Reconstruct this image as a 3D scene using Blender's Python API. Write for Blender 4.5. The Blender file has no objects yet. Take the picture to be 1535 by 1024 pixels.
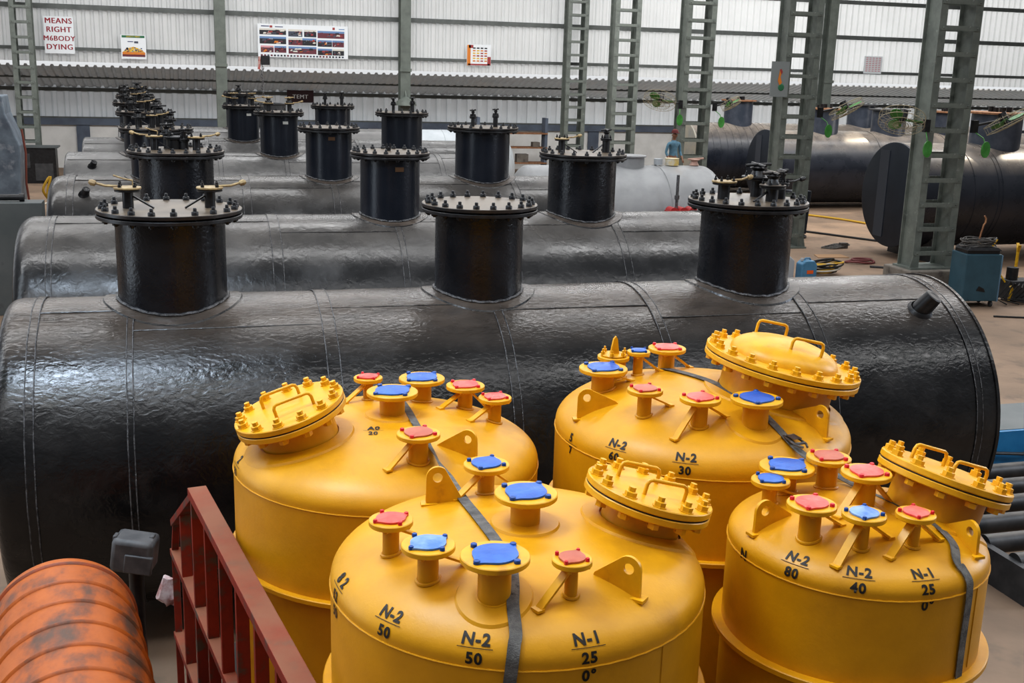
import bpy, bmesh, math, random
from math import sin, cos, pi, radians as RD, sqrt, atan2
from mathutils import Vector as V, Matrix as M, noise
random.seed(7)
SC = bpy.context.scene
COL = SC.collection
UP = V((0, 0, 1))

# ------------------------------------------------------------------ materials
def mat(name, c1, c2=None, rough=.5, metal=0, nscale=6, lo=.4, hi=.65, bump=0, bscale=40, dust_sheen=None, dlo=.75, dhi=1.0,
        coat=0, emis=None, estr=0, trans=0, c3=None, c3s=3, c3lo=.6, c3hi=.7, stretch=(1, 1, 1), rvar=0, wave=None, spec=None, dmax=1.0):
    m = bpy.data.materials.new(name); m.use_nodes = True
    nt = m.node_tree; N = nt.nodes; L = nt.links
    b = N['Principled BSDF']
    b.inputs['Roughness'].default_value = rough; b.inputs['Metallic'].default_value = metal
    b.inputs['Coat Weight'].default_value = coat; b.inputs['Coat Roughness'].default_value = .15
    if spec is not None: b.inputs['Specular IOR Level'].default_value = spec
    tc = N.new('ShaderNodeTexCoord'); mp = N.new('ShaderNodeMapping'); mp.inputs['Scale'].default_value = stretch
    L.new(tc.outputs['Object'], mp.inputs['Vector'])
    def noise_(s, lo, hi, det=5):
        n = N.new('ShaderNodeTexNoise'); n.inputs['Scale'].default_value = s; n.inputs['Detail'].default_value = det
        n.inputs['Roughness'].default_value = .6
        L.new(mp.outputs[0], n.inputs['Vector'])
        r = N.new('ShaderNodeMapRange'); r.inputs[1].default_value = lo; r.inputs[2].default_value = hi
        L.new(n.outputs['Fac'], r.inputs[0]); return r.outputs[0]
    def mix(f, a, c):
        x = N.new('ShaderNodeMix'); x.data_type = 'RGBA'
        L.new(f, x.inputs[0])
        if isinstance(a, tuple): x.inputs[6].default_value = (*a, 1)
        else: L.new(a, x.inputs[6])
        x.inputs[7].default_value = (*c, 1); return x.outputs[2]
    col = None
    if c2: 
        f = noise_(nscale, lo, hi); col = mix(f, c1, c2)
        if rvar:
            mr = N.new('ShaderNodeMapRange'); mr.inputs[3].default_value = rough - rvar; mr.inputs[4].default_value = rough + rvar
            L.new(f, mr.inputs[0]); L.new(mr.outputs[0], b.inputs['Roughness'])
    if c3: col = mix(noise_(c3s, c3lo, c3hi, 8), col if col else c1, c3)
    if dust_sheen:
        g = N.new('ShaderNodeNewGeometry'); s = N.new('ShaderNodeSeparateXYZ'); L.new(g.outputs['Normal'], s.inputs[0])
        r = N.new('ShaderNodeMapRange'); r.inputs[1].default_value = dlo; r.inputs[2].default_value = dhi; r.inputs[4].default_value = dmax
        L.new(s.outputs[2], r.inputs[0])
        n = noise_(2.5, .1, .6)
        mu = N.new('ShaderNodeMath'); mu.operation = 'MULTIPLY'; L.new(r.outputs[0], mu.inputs[0]); L.new(n, mu.inputs[1])
        col = mix(mu.outputs[0], col if col else c1, dust_sheen)
    if col: L.new(col, b.inputs['Base Color'])
    else: b.inputs['Base Color'].default_value = (*c1, 1)
    if bump:
        n = N.new('ShaderNodeTexNoise'); n.inputs['Scale'].default_value = bscale; n.inputs['Detail'].default_value = 6
        n.inputs['Distortion'].default_value = .6
        L.new(mp.outputs[0], n.inputs['Vector'])
        bp = N.new('ShaderNodeBump'); bp.inputs['Strength'].default_value = bump; bp.inputs['Distance'].default_value = .02
        L.new(n.outputs['Fac'], bp.inputs['Height']); L.new(bp.outputs[0], b.inputs['Normal'])
    if emis: b.inputs['Emission Color'].default_value = (*emis, 1); b.inputs['Emission Strength'].default_value = estr
    if trans:
        o = N['Material Output']; t = N.new('ShaderNodeBsdfTranslucent'); t.inputs[0].default_value = (.9, .93, .95, 1)
        ms = N.new('ShaderNodeMixShader'); ms.inputs[0].default_value = trans
        L.new(b.outputs[0], ms.inputs[1]); L.new(t.outputs[0], ms.inputs[2]); L.new(ms.outputs[0], o.inputs[0])
    return m

DUST = (.115, .092, .075)
m_tar = mat('black_bitumen_coating', (.006, .006, .0065), (.014, .0135, .0135), rough=.25, nscale=1.6, bump=.28, bscale=16, dust_sheen=DUST, dlo=.72, dhi=1.0, stretch=(1, 2.2, 1), rvar=.10, c3=(.034, .032, .031), c3s=2.2, c3lo=.55, c3hi=.8, dmax=.9)
m_tar_grey = mat('dusty_bitumen_coating', (.011, .0115, .0125), (.026, .026, .027), rough=.28, nscale=1.3, bump=.25, bscale=12, dust_sheen=(.105, .096, .087), dlo=.6, dhi=1.0, rvar=.1, c3=(.07, .07, .07), c3s=1.5, c3lo=.55, c3hi=.85)
m_tar_light = mat('pale_dusted_coating', (.04, .041, .044), (.085, .085, .087), rough=.30, nscale=1.2, bump=.35, bscale=9, dust_sheen=(.17, .165, .158), dlo=.4, dhi=1.0, rvar=.1)
m_neck = mat('black_neck_paint', (.0065, .0075, .0105), (.012, .013, .017), rough=.28, bump=.2, bscale=34, nscale=3, rvar=.05)
m_neckb = mat('blue_black_neck_paint', (.008, .011, .018), (.013, .016, .024), rough=.28, bump=.12, bscale=30, nscale=3)
m_blk = mat('black_steel', (.008, .008, .009), (.02, .02, .022), rough=.38, nscale=12)
m_flange = mat('black_flange_steel', (.010, .010, .011), (.03, .022, .018), rough=.35, nscale=6, dust_sheen=(.155, .12, .085), dlo=.9, dhi=.99)
m_seam = mat('weld_strip_bitumen', (.03, .03, .032), (.12, .12, .125), rough=.25, nscale=20, bump=.5, bscale=60)
m_brass = mat('tan_valve_metal', (.42, .32, .17), (.24, .17, .09), rough=.5, nscale=20, metal=.3)
m_rustfl = mat('rust_flange', (.22, .10, .05), (.34, .18, .09), rough=.7, nscale=10)
m_yellow = mat('yellow_paint', (.66, .322, .005), (.55, .262, .004), rough=.42, nscale=3.5, c3=(.34, .15, .008), c3s=2.0, c3lo=.58, c3hi=.86, bump=.05, bscale=60, lo=.35, hi=.7)
m_yellow_l = mat('yellow_fitting_paint', (.72, .372, .007), (.62, .305, .006), rough=.4, nscale=9, c3=(.40, .17, .02), c3s=9, c3lo=.62, c3hi=.8)
m_gasket = mat('black_gasket', (.01, .01, .01), rough=.8)
m_blue = mat('blue_plastic_cover', (.006, .085, .40), (.018, .13, .50), rough=.35, nscale=9, bump=.1, bscale=25)
m_bluedk = mat('dark_blue_peg', (.005, .06, .27), rough=.35)
m_lblue = mat('light_blue_plastic_cover', (.04, .16, .52), (.20, .34, .66), rough=.3, nscale=9, bump=.1, bscale=25)
m_red = mat('red_plastic_cover', (.66, .06, .05), (.72, .13, .10), rough=.35, nscale=10, bump=.1, bscale=25)
m_redd = mat('faded_red_plastic_cover', (.42, .085, .045), (.50, .13, .07), rough=.4, nscale=10)
m_peg = mat('red_peg', (.60, .02, .03), rough=.35)
m_ink = mat('black_stencil_paint', (.012, .010, .008), rough=.6)
m_strap = mat('grey_webbing', (.10, .098, .094), (.19, .185, .175), rough=.9, nscale=18, bump=.4, bscale=200, c3=(.03, .03, .03), c3s=14, c3lo=.6, c3hi=.7)
m_buckle = mat('worn_steel_buckle', (.25, .25, .26), (.12, .12, .12), rough=.35, metal=.8, nscale=30)
m_orange = mat('orange_drum_paint', (.42, .105, .012), (.27, .06, .012), rough=.48, nscale=5, c3=(.095, .05, .032), c3s=5, c3lo=.49, c3hi=.66, bump=.12, bscale=24, stretch=(1, .6, 1))
m_rim = mat('rusty_rib_paint', (.30, .06, .014), (.12, .05, .03), rough=.5, nscale=12)
m_redframe = mat('red_oxide_paint', (.24, .030, .014), (.17, .024, .014), rough=.72, spec=.3, nscale=7, dust_sheen=(.23, .095, .055), dlo=.6, dhi=.98, c3=(.10, .065, .05), c3s=7, c3lo=.54, c3hi=.64)
m_gplast = mat('grey_plastic', (.05, .052, .056), (.085, .085, .088), rough=.5, nscale=10)
m_col = mat('grey_green_column_paint', (.165, .185, .165), (.12, .135, .122), rough=.5, nscale=4, c3=(.25, .27, .25), c3s=7, c3lo=.62, c3hi=.75)
m_colw = mat('wall_column_paint', (.15, .17, .15), (.11, .125, .11), rough=.6, nscale=3)
m_girt = mat('girt_paint', (.12, .13, .125), (.09, .10, .095), rough=.6, nscale=3)
m_sheet = mat('white_corrugated_sheet', (.60, .60, .585), (.48, .48, .465), rough=.55, nscale=.35, trans=.30, c3=(.40, .40, .38), c3s=.9, c3lo=.6, c3hi=.9)
m_lowsheet = mat('grey_corrugated_sheet', (.50, .53, .55), (.38, .41, .43), rough=.5, nscale=.6, trans=.28)
m_can = mat('canopy_sheet', (.30, .295, .28), (.22, .215, .20), rough=.6, nscale=1.5, trans=.12, c3=(.34, .25, .16), c3s=.5, c3lo=.5, c3hi=.8)
m_masonry = mat('white_masonry', (.82, .82, .80), (.70, .70, .68), rough=.8, nscale=1.2)
m_band = mat('blue_grey_band', (.13, .16, .21), (.10, .12, .16), rough=.7, nscale=2)
m_floor = mat('dusty_concrete_floor', (.28, .195, .135), (.19, .135, .095), rough=.75, nscale=.8, lo=.35, hi=.7, c3=(.10, .08, .065), c3s=1.7, c3lo=.55, c3hi=.8, bump=.35, bscale=5)
m_white = mat('white_primer_tank', (.29, .295, .30), (.23, .235, .24), rough=.45, nscale=2, c3=(.26, .22, .18), c3s=1.5, c3lo=.6, c3hi=.85)
m_palewhite = mat('pale_blue_grey_primer', (.42, .45, .47), (.35, .38, .40), rough=.5, nscale=2)
m_navy = mat('blue_black_tank_paint', (.017, .021, .030), (.028, .032, .044), rough=.30, nscale=1.5, bump=.08, bscale=8, dust_sheen=(.33, .28, .23), dlo=.45, dhi=1.0, rvar=.05)  # pale tone on upward faces is a light sheen put into the colour
m_navyd = mat('dark_tank_end', (.012, .017, .026), (.018, .024, .035), rough=.45, nscale=2)
m_navyl = mat('tank_end_reflection', (.045, .052, .066), rough=.5)  # paler tone standing for reflections of the columns
m_beige = mat('beige_tank_end', (.36, .33, .27), (.25, .26, .25), rough=.6, nscale=2)
m_steelneck = mat('blue_grey_neck', (.045, .055, .075), (.08, .09, .115), rough=.32, nscale=3)
m_grn = mat('green_fan_paint', (.045, .19, .035), (.07, .26, .06), rough=.4, nscale=8)
m_wire = mat('beige_wire', (.33, .29, .20), rough=.6)
m_dkgrey = mat('dark_grey_steel', (.035, .037, .040), (.06, .06, .062), rough=.5, nscale=6)
m_plate = mat('grey_green_plate', (.085, .098, .100), (.12, .13, .13), rough=.45, nscale=1.0, c3=(.045, .045, .045), c3s=2, c3lo=.62, c3hi=.75)
m_machine = mat('pale_blue_machine_paint', (.17, .21, .25), (.09, .11, .14), rough=.5, nscale=2, c3=(.35, .37, .40), c3s=3, c3lo=.55, c3hi=.75)
m_weld = mat('teal_blue_cabinet_paint', (.035, .085, .115), (.028, .07, .095), rough=.4, nscale=3, c3=(.01, .015, .018), c3s=5, c3lo=.66, c3hi=.7)
m_weldl = mat('light_blue_side', (.15, .26, .36), (.11, .2, .3), rough=.45, nscale=4)
m_wirec = mat('grey_cable_bundle', (.12, .11, .10), (.03, .03, .03), rough=.6, nscale=30)
m_yel2 = mat('yellow_stand_paint', (.62, .38, .01), (.45, .25, .01), rough=.5, nscale=12)
m_conc = mat('concrete_plinth', (.20, .18, .155), (.13, .115, .10), rough=.9, nscale=3, c3=(.07, .06, .055), c3s=3, c3lo=.58, c3hi=.68)
m_cable = mat('black_cable', (.015, .015, .015), rough=.6)
m_cabley = mat('yellow_cable', (.55, .33, .03), rough=.6)
m_cablew = mat('white_cable', (.45, .42, .36), rough=.6)
m_redv = mat('red_valve_paint', (.35, .02, .02), rough=.45)
m_can1 = mat('blue_canister_plastic', (.08, .22, .36), (.06, .18, .30), rough=.35, nscale=5)
m_can2 = mat('grey_canister_plastic', (.38, .40, .42), rough=.4)
m_orcap = mat('orange_cap', (.7, .12, .02), rough=.4)
m_paper = mat('white_board', (.72, .75, .77), rough=.6)
m_signred = mat('dark_red_lettering', (.28, .02, .035), rough=.6)
m_signblk = mat('black_lettering', (.03, .03, .035), rough=.6)
m_skin = mat('brown_skin', (.20, .10, .06), rough=.6)
m_capred = mat('dark_red_cap', (.13, .03, .03), rough=.8)
m_shirt = mat('blue_shirt', (.10, .20, .27), (.07, .15, .21), rough=.85, nscale=12)
m_trous = mat('navy_trousers', (.02, .03, .055), rough=.85)
m_bluemach = mat('bright_blue_machine', (.02, .16, .34), (.03, .20, .40), rough=.4, nscale=4)
m_roller = mat('black_roller', (.02, .02, .021), (.05, .047, .045), rough=.45, nscale=5, dust_sheen=(.12, .11, .10), dlo=.8, dhi=1)
m_bed = mat('dark_truck_bed', (.05, .035, .03), (.03, .025, .022), rough=.7, nscale=5)
m_roof = mat('roof_sheet', (.16, .16, .155), rough=.7)

# ------------------------------------------------------------------ mesh builder
class MB:
    def __init__(s): s.bm = bmesh.new(); s.T = M.Identity(4)
    def v(s, p): return s.bm.verts.new(s.T @ V(p))
    def face(s, vs, mi=0):
        try:
            f = s.bm.faces.new(vs); f.material_index = mi; return f
        except ValueError: pass
    def box(s, c, d, rot=None, mi=0):
        R = rot if rot else M.Identity(3)
        vs = [s.v(V(c) + R @ V((x*d[0]/2, y*d[1]/2, z*d[2]/2))) for x in (-1, 1) for y in (-1, 1) for z in (-1, 1)]
        for q in ((0, 1, 3, 2), (4, 6, 7, 5), (0, 4, 5, 1), (2, 3, 7, 6), (0, 2, 6, 4), (1, 5, 7, 3)): s.face([vs[i] for i in q], mi)
        return s
    def bar(s, p0, p1, w, h, side=None, mi=0):
        p0, p1 = V(p0), V(p1); d = (p1-p0).normalized()
        sd = V(side) if side else (UP if abs(d.z) < .9 else V((1, 0, 0)))
        a = d.cross(sd).normalized(); b = a.cross(d).normalized()
        vs = [s.v(p + a*x*w/2 + b*y*h/2) for p in (p0, p1) for x, y in ((-1, -1), (1, -1), (1, 1), (-1, 1))]
        for q in ((3, 2, 1, 0), (4, 5, 6, 7), (0, 1, 5, 4), (1, 2, 6, 5), (2, 3, 7, 6), (3, 0, 4, 7)): s.face([vs[i] for i in q], mi)
        return s
    def lathe(s, prof, seg=48, o=(0, 0, 0), ax=(0, 0, 1), mi=0, rfun=None):
        o = V(o); ax = V(ax).normalized(); t = V((1, 0, 0)) if abs(ax.x) < .9 else V((0, 1, 0))
        a = (t - ax*t.dot(ax)).normalized(); b = ax.cross(a)
        rings = []
        for r, z in prof:
            if r < 1e-6: rings.append([s.v(o + ax*z)])
            else: rings.append([s.v(o + ax*z + (a*cos(2*pi*i/seg) + b*sin(2*pi*i/seg))*r) for i in range(seg)])
        for r0, r1 in zip(rings, rings[1:]):
            for i in range(seg):
                j = (i+1) % seg
                if len(r0) == 1 and len(r1) == 1: continue
                if len(r0) == 1: s.face((r0[0], r1[i], r1[j]), mi)
                elif len(r1) == 1: s.face((r0[i], r1[0], r0[j]), mi) if 0 else s.face((r0[i], r0[j], r1[0]), mi)
                else: s.face((r0[i], r0[j], r1[j], r1[i]), mi)
        return s
    def cyl(s, p0, p1, r, r1=None, seg=24, mi=0):
        p0, p1 = V(p0), V(p1); L = (p1-p0).length
        return s.lathe([(0, 0), (r, 0), (r if r1 is None else r1, L), (0, L)], seg, p0, p1-p0, mi)
    def disc(s, o, ax, r, t, seg=48, bev=.004, mi=0):
        return s.lathe([(0, 0), (r-bev, 0), (r, bev), (r, t-bev), (r-bev, t), (0, t)], seg, o, ax, mi)
    def tube(s, pts, r, seg=8, closed=False, mi=0, rf=None):
        pts = [V(p) for p in pts]; n = len(pts); rings = []; up = None
        for i, p in enumerate(pts):
            if closed: d = (pts[(i+1) % n] - pts[i-1]).normalized()
            else: d = (pts[min(i+1, n-1)] - pts[max(i-1, 0)]).normalized()
            if up is None: up = V((0, 0, 1)) if abs(d.z) < .9 else V((1, 0, 0))
            a = d.cross(up).normalized(); up = a.cross(d).normalized()
            rr = rf[i] if rf else r
            rings.append([s.v(p + (a*cos(2*pi*k/seg) + up*sin(2*pi*k/seg))*rr) for k in range(seg)])
        rng = range(n if closed else n-1)
        for i in rng:
            A, B = rings[i], rings[(i+1) % n]
            for k in range(seg): s.face((A[k], A[(k+1) % seg], B[(k+1) % seg], B[k]), mi)
        if not closed: s.face(rings[0][::-1], mi); s.face(rings[-1], mi)
        return s
    def prism(s, pts, ext, mi=0):
        e = V(ext); a = [s.v(p) for p in pts]; b = [s.v(V(p)+e) for p in pts]; n = len(pts)
        s.face(a[::-1], mi); s.face(b, mi)
        for i in range(n): s.face((a[i], a[(i+1) % n], b[(i+1) % n], b[i]), mi)
        return s
    def build(s, name, m, parent=None, smooth=True, bevel=0):
        bmesh.ops.recalc_face_normals(s.bm, faces=s.bm.faces)
        me = bpy.data.meshes.new(name); s.bm.to_mesh(me); s.bm.free()
        for x in (m if isinstance(m, (list, tuple)) else [m]): me.materials.append(x)
        if smooth: me.shade_smooth(); me.set_sharp_from_angle(angle=RD(38))
        o = bpy.data.objects.new(name, me); COL.objects.link(o)
        if parent: o.parent = parent
        if bevel:
            md = o.modifiers.new('bevel', 'BEVEL'); md.width = bevel; md.segments = 2; md.limit_method = 'ANGLE'
        return o

def tag(o, label=None, cat=None, group=None, kind=None):
    if label: o['label'] = label
    if cat: o['category'] = cat
    if group: o['group'] = group
    if kind: o['kind'] = kind
    return o
GROUPS = {'storage_tank': 'large storage tanks lying across the hall', 'pressure_vessel': 'yellow upright pressure vessels on the truck', 'cargo_strap': 'grey cargo straps over the yellow vessels', 'laced_column': 'laced steel columns of the hall', 'wall_fan': 'fans fixed to the laced columns', 'jerrycan': 'jerrycans on the floor', 'pipe_stand': 'yellow pipe stands', 'hanging_sign': 'sign boards under the canopy', 'notice_poster': 'notices on the back wall'}
def thing(name, loc, label, cat, group=None, rz=0):
    o = bpy.data.objects.new(name, None); o.empty_display_size = .1; COL.objects.link(o)
    o.location = loc; o.rotation_euler = (0, 0, rz)
    return tag(o, label, cat, group or GROUPS.get(name))
def inst(src, parent, loc, rot=None):
    c = src.copy(); COL.objects.link(c); c.parent = parent; c.location = loc
    if rot is not None: c.rotation_euler = rot
    return c
def frame(ax):
    ax = V(ax).normalized(); t = V((1, 0, 0)) if abs(ax.x) < .9 else V((0, 1, 0))
    a = (t-ax*t.dot(ax)).normalized(); return a, ax.cross(a), ax
def hexpts(r): return [(r*cos(pi/3*i), r*sin(pi/3*i)) for i in range(6)]

# ------------------------------------------------------------------ black tanks
R_T, Z_T = 1.25, 1.45
def add_bolt(b, a, z_under=-.075, r=.027, h=.028):
    # hexagonal nut above, stud, nut below; local z up
    b.lathe([(0, z_under), (r*.5, z_under), (r*.5, z_under+.01), (r, z_under+.01), (r, z_under+.03), (r*.45, z_under+.03), (r*.45, 0), (r, 0), (r, h*.8), (r*.85, h), (r*.52, h), (r*.52, h+.02), (r*.4, h+.026), (0, h+.026)], 12)
def black_manhole(root, x, rn, rf, ztop, nb, nozzles, mneck, plaque=None, phase=0, mcover=None, zc=Z_T, R=R_T, big=1.0):
    zb = zc + sqrt(R*R - rn*rn) - .06
    b = MB(); b.lathe([(0, zb-.1), (rn, zb-.1), (rn, ztop-.07), (0, ztop-.07)], 56, (x, 0, 0))
    neck = b.build('manhole_neck', mneck, root)
    # reinforcing pad following the shell
    b = MB(); n = 56; rs = []
    for rr, lift in ((rn-.01, .012), (rn+.11, .012), (rn+.125, -.01)):
        rs.append([b.v((x+rr*cos(t), rr*sin(t), zc+sqrt(max(R*R-(rr*sin(t))**2, .01))+lift)) for t in [2*pi*i/n for i in range(n)]])
    for A, B in zip(rs, rs[1:]):
        for i in range(n): b.face((A[i], A[(i+1) % n], B[(i+1) % n], B[i]))
    b.build('reinforcing_pad', m_tar, neck)
    b = MB(); pts = []
    for i in range(n):
        t = 2*pi*i/n; rr = rn+.008; pts.append((x+rr*cos(t), rr*sin(t), zc+sqrt(R*R-(rr*sin(t))**2)+.02+.004*sin(i*2.3)))
    b.tube(pts, .013, 6, closed=True); b.build('weld_bead', m_seam, neck)
    b = MB(); b.disc((x, 0, ztop-.072), UP, rf, .030, 64); b.disc((x, 0, ztop-.045), UP, rf*.86, .02, 48, .001)
    b.build('lower_flange', m_blk, neck)
    b = MB(); b.disc((x, 0, ztop-.030), UP, rf, .030, 64); b.build('cover_plate', mcover or m_flange, neck)
    b = MB(); add_bolt(b, None, -.10, .027*big, .030*big)
    first = None
    for i in range(nb):
        t = 2*pi*(i+phase)/nb; p = (x+(rf-.05)*cos(t), (rf-.05)*sin(t), ztop)
        if first is None: first = b.build('bolt', m_blk, neck); first.location = p; first.rotation_euler = (0, 0, t)
        else: inst(first, neck, p, (0, 0, t+random.uniform(-.3, .3)))
    for nz in nozzles:
        dx, dy, h, r1, r2, mm, kind = nz
        b = MB(); o = (x+dx, dy, ztop)
        b.cyl(o, (o[0], o[1], ztop+h-.012), r1, seg=18)
        b.disc((o[0], o[1], ztop+h-.035), UP, r2*.95, .016, 24)
        if 'b' in kind:
            sgn = 1 if dx < 0 else -1
            b.bar((o[0]+sgn*r1*.6, o[1], ztop+h*.62), (o[0]+sgn*(r1+.15), o[1]-.05, ztop+.005), .022, .012)
        st = b.build('nozzle_stub', m_blk, neck)
        b = MB(); b.disc((o[0], o[1], ztop+h-.016), UP, r2, .016, 28, .003)
        if 'l' in kind or 'r' in kind:
            sg = -1 if 'l' in kind else 1
            b.tube([(o[0]+sg*r2*.6, o[1], ztop+h+.004), (o[0]+sg*(r2+.06), o[1]+.01, ztop+h+.008), (o[0]+sg*(r2+.13), o[1]+.02, ztop+h+.028)], .010, 8)
            b.lathe([(0, -.03), (.022, -.02), (.024, .01), (.012, .03), (0, .03)], 8, (o[0]+sg*(r2+.15), o[1]+.02, ztop+h+.03), (sg, 0, .3))
        for q in range(4):
            t = pi/4+q*pi/2
            b.T = M.Translation((o[0]+r2*.75*cos(t), o[1]+r2*.75*sin(t), ztop+h)); b.lathe([(0, 0), (.014, 0), (.014, .02), (.008, .022), (.008, .04), (0, .04)], 6, mi=1)
        b.T = M.Identity(4)
        if 'w' in kind:   # hand wheel / valve body
            b.lathe([(0, 0), (r2*.5, 0), (r2*.35, .05), (r2*.55, .08), (0, .10)], 12, (o[0], o[1], ztop+h), mi=1)
            b.tube([(o[0]-r2*.9, o[1], ztop+h+.10), (o[0]+r2*.9, o[1]+.02, ztop+h+.11)], .014, 6)
            b.tube([(o[0], o[1]-r2*.9, ztop+h+.10), (o[0], o[1]+r2*.9, ztop+h+.11)], .014, 6)
        if 'h' in kind:   # bent wire handle
            b.tube([(o[0]+.04, o[1], ztop+h+.01), (o[0]+.04, o[1], ztop+h+.05), (o[0]-.03, o[1], ztop+h+.065), (o[0]-.10, o[1], ztop+h+.09)], .007, 6)
        b.build('nozzle_flange', [mm, m_blk], neck)
    if plaque:
        a, zp, mp = plaque
        b = MB(); d = V((sin(a), -cos(a), 0)); t = V((cos(a), sin(a), 0))
        b.bar(V((x, 0, zp))+d*(rn+.004)-t*.055, V((x, 0, zp))+d*(rn+.004)+t*.055, .010, .055)
        tag(b.build('name_plate', mp, neck), 'small name plate on the neck')
    return neck

def black_tank(Y, x0, x1, seams, mshell, label, manholes, group, zc=Z_T, R=R_T, dishl=.2, dishr=.05, stubs=(), mseam=None, cat='tank', name='storage_tank', endmat=None, longseam=True, capk=.16):
    root = thing(name, (0, Y, 0), label, cat, group)
    b = MB(); prof = [(0, x0-dishl)]
    for i in range(1, 10):
        t = i/10*pi/2; prof.append((R-capk+capk*sin(t) if i > 5 else (R-capk)*i/6, x0-dishl*cos(t)**.8))
    prof = [(0, x0-dishl)] + [((R-capk)*k/4, x0-dishl+ .06*dishl*k/4) for k in range(1, 4)] + [(R-capk+capk*sin(t), x0-dishl*.94*cos(t)) for t in [i*pi/16 for i in range(0, 9)]]
    nx = int((x1-x0)/.09)
    prof += [(R, x0+(x1-x0)*i/nx) for i in range(1, nx+1)]
    if dishr < .08: prof += [(R+.012, x1), (R+.012, x1+.03), (R-.02, x1+.035), (R*.5, x1+dishr), (0, x1+dishr)]
    else: prof += [(R-.12+.12*cos(t), x1+dishr*sin(t)) for t in [i*pi/16 for i in range(1, 9)]]+[(0, x1+dishr)]
    b.lathe(prof, 128, (0, 0, zc), (1, 0, 0))
    # slightly hand-coated surface
    for v_ in b.bm.verts:
        d = V((0, v_.co.y, v_.co.z-zc)); L = d.length
        if L > R*.9: 
            k = .006*noise.noise(V((v_.co.x*1.1, v_.co.y*1.6+Y, v_.co.z*1.6)))+.0018*noise.noise(V((v_.co.x*3.4, v_.co.y*4+Y, v_.co.z*4))); v_.co += d/L*k
    b.build('shell', mshell, root)
    for sx, w in seams:
        b = MB(); b.lathe([(R-.012, -w), (R+.006, -w+.004), (R+.006, 0), (R+.006, w-.004), (R-.012, w)], 96, (sx, 0, zc), (1, 0, 0))
        for s_ in (-w, w):
            pts = []
            for i in range(96):
                t = 2*pi*i/96; rr = R+.006+.003*noise.noise(V((sx*9, t*9, s_*40))); pts.append((sx+s_+.004*noise.noise(V((t*6, sx, s_))), rr*sin(t), zc+rr*cos(t)))
            b.tube(pts, .005, 5, closed=True, mi=1)
        b.build('weld_seam', [mshell, m_seam], root)
    if longseam:
        xs = [x0]+[s_[0] for s_ in seams]+[x1]
        for i, (a, c) in enumerate(zip(xs, xs[1:])):
            if c-a < .5: continue
            th = RD([24, 14, 27, 17, 22, 30][i % 6]); b = MB()
            b.tube([(a+(c-a)*k/24, -(R+.001)*sin(th), zc+(R+.001)*cos(th)+.003*noise.noise(V((k*.8, i, Y)))) for k in range(25)], .006, 5)
            b.build('seam_bead', m_tar, root)
    for (sx, th, L, r) in stubs:
        dn = V((0, -sin(th), cos(th))); b = MB(); o = V((sx, 0, zc))+dn*(R-.02); d = (dn+V((.38, .0, 0))).normalized()
        b.cyl(o, o+d*L, r*1.1, r*.92, 24); b.lathe([(r*.92, L), (r*.75, L+.006), (r*.4, L), (r*.38, L-.05), (0, L-.05)], 24, o, d)
        b.lathe([(r*1.5, .0), (r*1.3, .03), (r*1.1, .05)], 24, o, dn)
        b.build('pipe_stub', m_blk, root)
    for (x, rn, rf, zt, nb, nz, mn, pq, ph) in manholes:
        black_manhole(root, x, rn, rf, zt, nb, nz, mn, pq, ph, zc=zc, R=R)
    for sx in (x0+2.1, (x0+x1)/2, x1-.9):
        b = MB(); n = 20; pts = [(sx, -.95, 0), (sx, .95, 0)]
        arc = [(sx, (R+.01)*sin(t), zc-(R+.01)*cos(t)) for t in [RD(48)-RD(96)*i/n for i in range(n+1)]]
        b.prism(pts+arc, (.16, 0, 0)); b.build('saddle_support', m_dkgrey, root, smooth=False)
    return root

G1 = 'black storage tanks lying in rows across the hall'
NZ1 = [(-.31, 0, .165, .042, .105, m_brass, 'blh'), (.31, 0, .165, .042, .105, m_brass, 'br')]
NZ3 = [(-.22, .06, .165, .055, .115, m_brass, 'r'), (.16, -.14, .15, .055, .12, m_flange, 'bw'), (.20, .22, .19, .06, .15, m_blk, 'w'), (.36, .05, .15, .04, .07, m_blk, 'rw')]
NZf = [(-.2, 0, .17, .045, .10, m_brass, 'wl'), (.22, .05, .17, .045, .10, m_brass, 'wr')]
NZc = [(-.24, 0, .17, .045, .10, m_brass, 'lhb'), (.24, 0, .16, .045, .10, m_brass, 'r'), (0, .2, .15, .11, .14, m_dkgrey, ''), (.10, .1, .13, .05, .07, m_blk, 'w'), (-.1, .25, .18, .04, .08, m_blk, 'w')]
NZd = [(-.26, .02, .16, .05, .11, m_blk, 'bw'), (.22, -.1, .14, .05, .10, m_blk, 'w'), (.05, .2, .22, .06, .13, m_blk, 'w'), (-.05, -.12, .2, .04, .09, m_brass, 'r')]
NZs = [(-.18, 0, .17, .03, .06, m_blk, 'w'), (.22, 0, .19, .04, .06, m_blk, 'w')]
m_plq = mat('brown_name_plate', (.16, .09, .05), rough=.4, metal=.5)
m_plqw = mat('white_name_plate', (.5, .5, .46), rough=.4)
black_tank(9.25, -1.27, 6.92, [(-1.13, .03), (-.45, .022), (1.04, .05), (2.45, .035), (3.83, .035), (5.27, .05), (6.74, .03)], m_tar,
    'nearest long black coated tank, right behind the yellow vessels',
    [(-.13, .421, .558, 3.42, 20, NZ1, m_neck, None, .2), (2.40, .376, .494, 3.445, 20, [], m_neck, None, 0), (4.93, .414, .544, 3.462, 22, NZ3, m_neck, None, .4)], None,
    stubs=[(6.42, RD(31), .20, .085)], dishl=.12, capk=.09)
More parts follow.
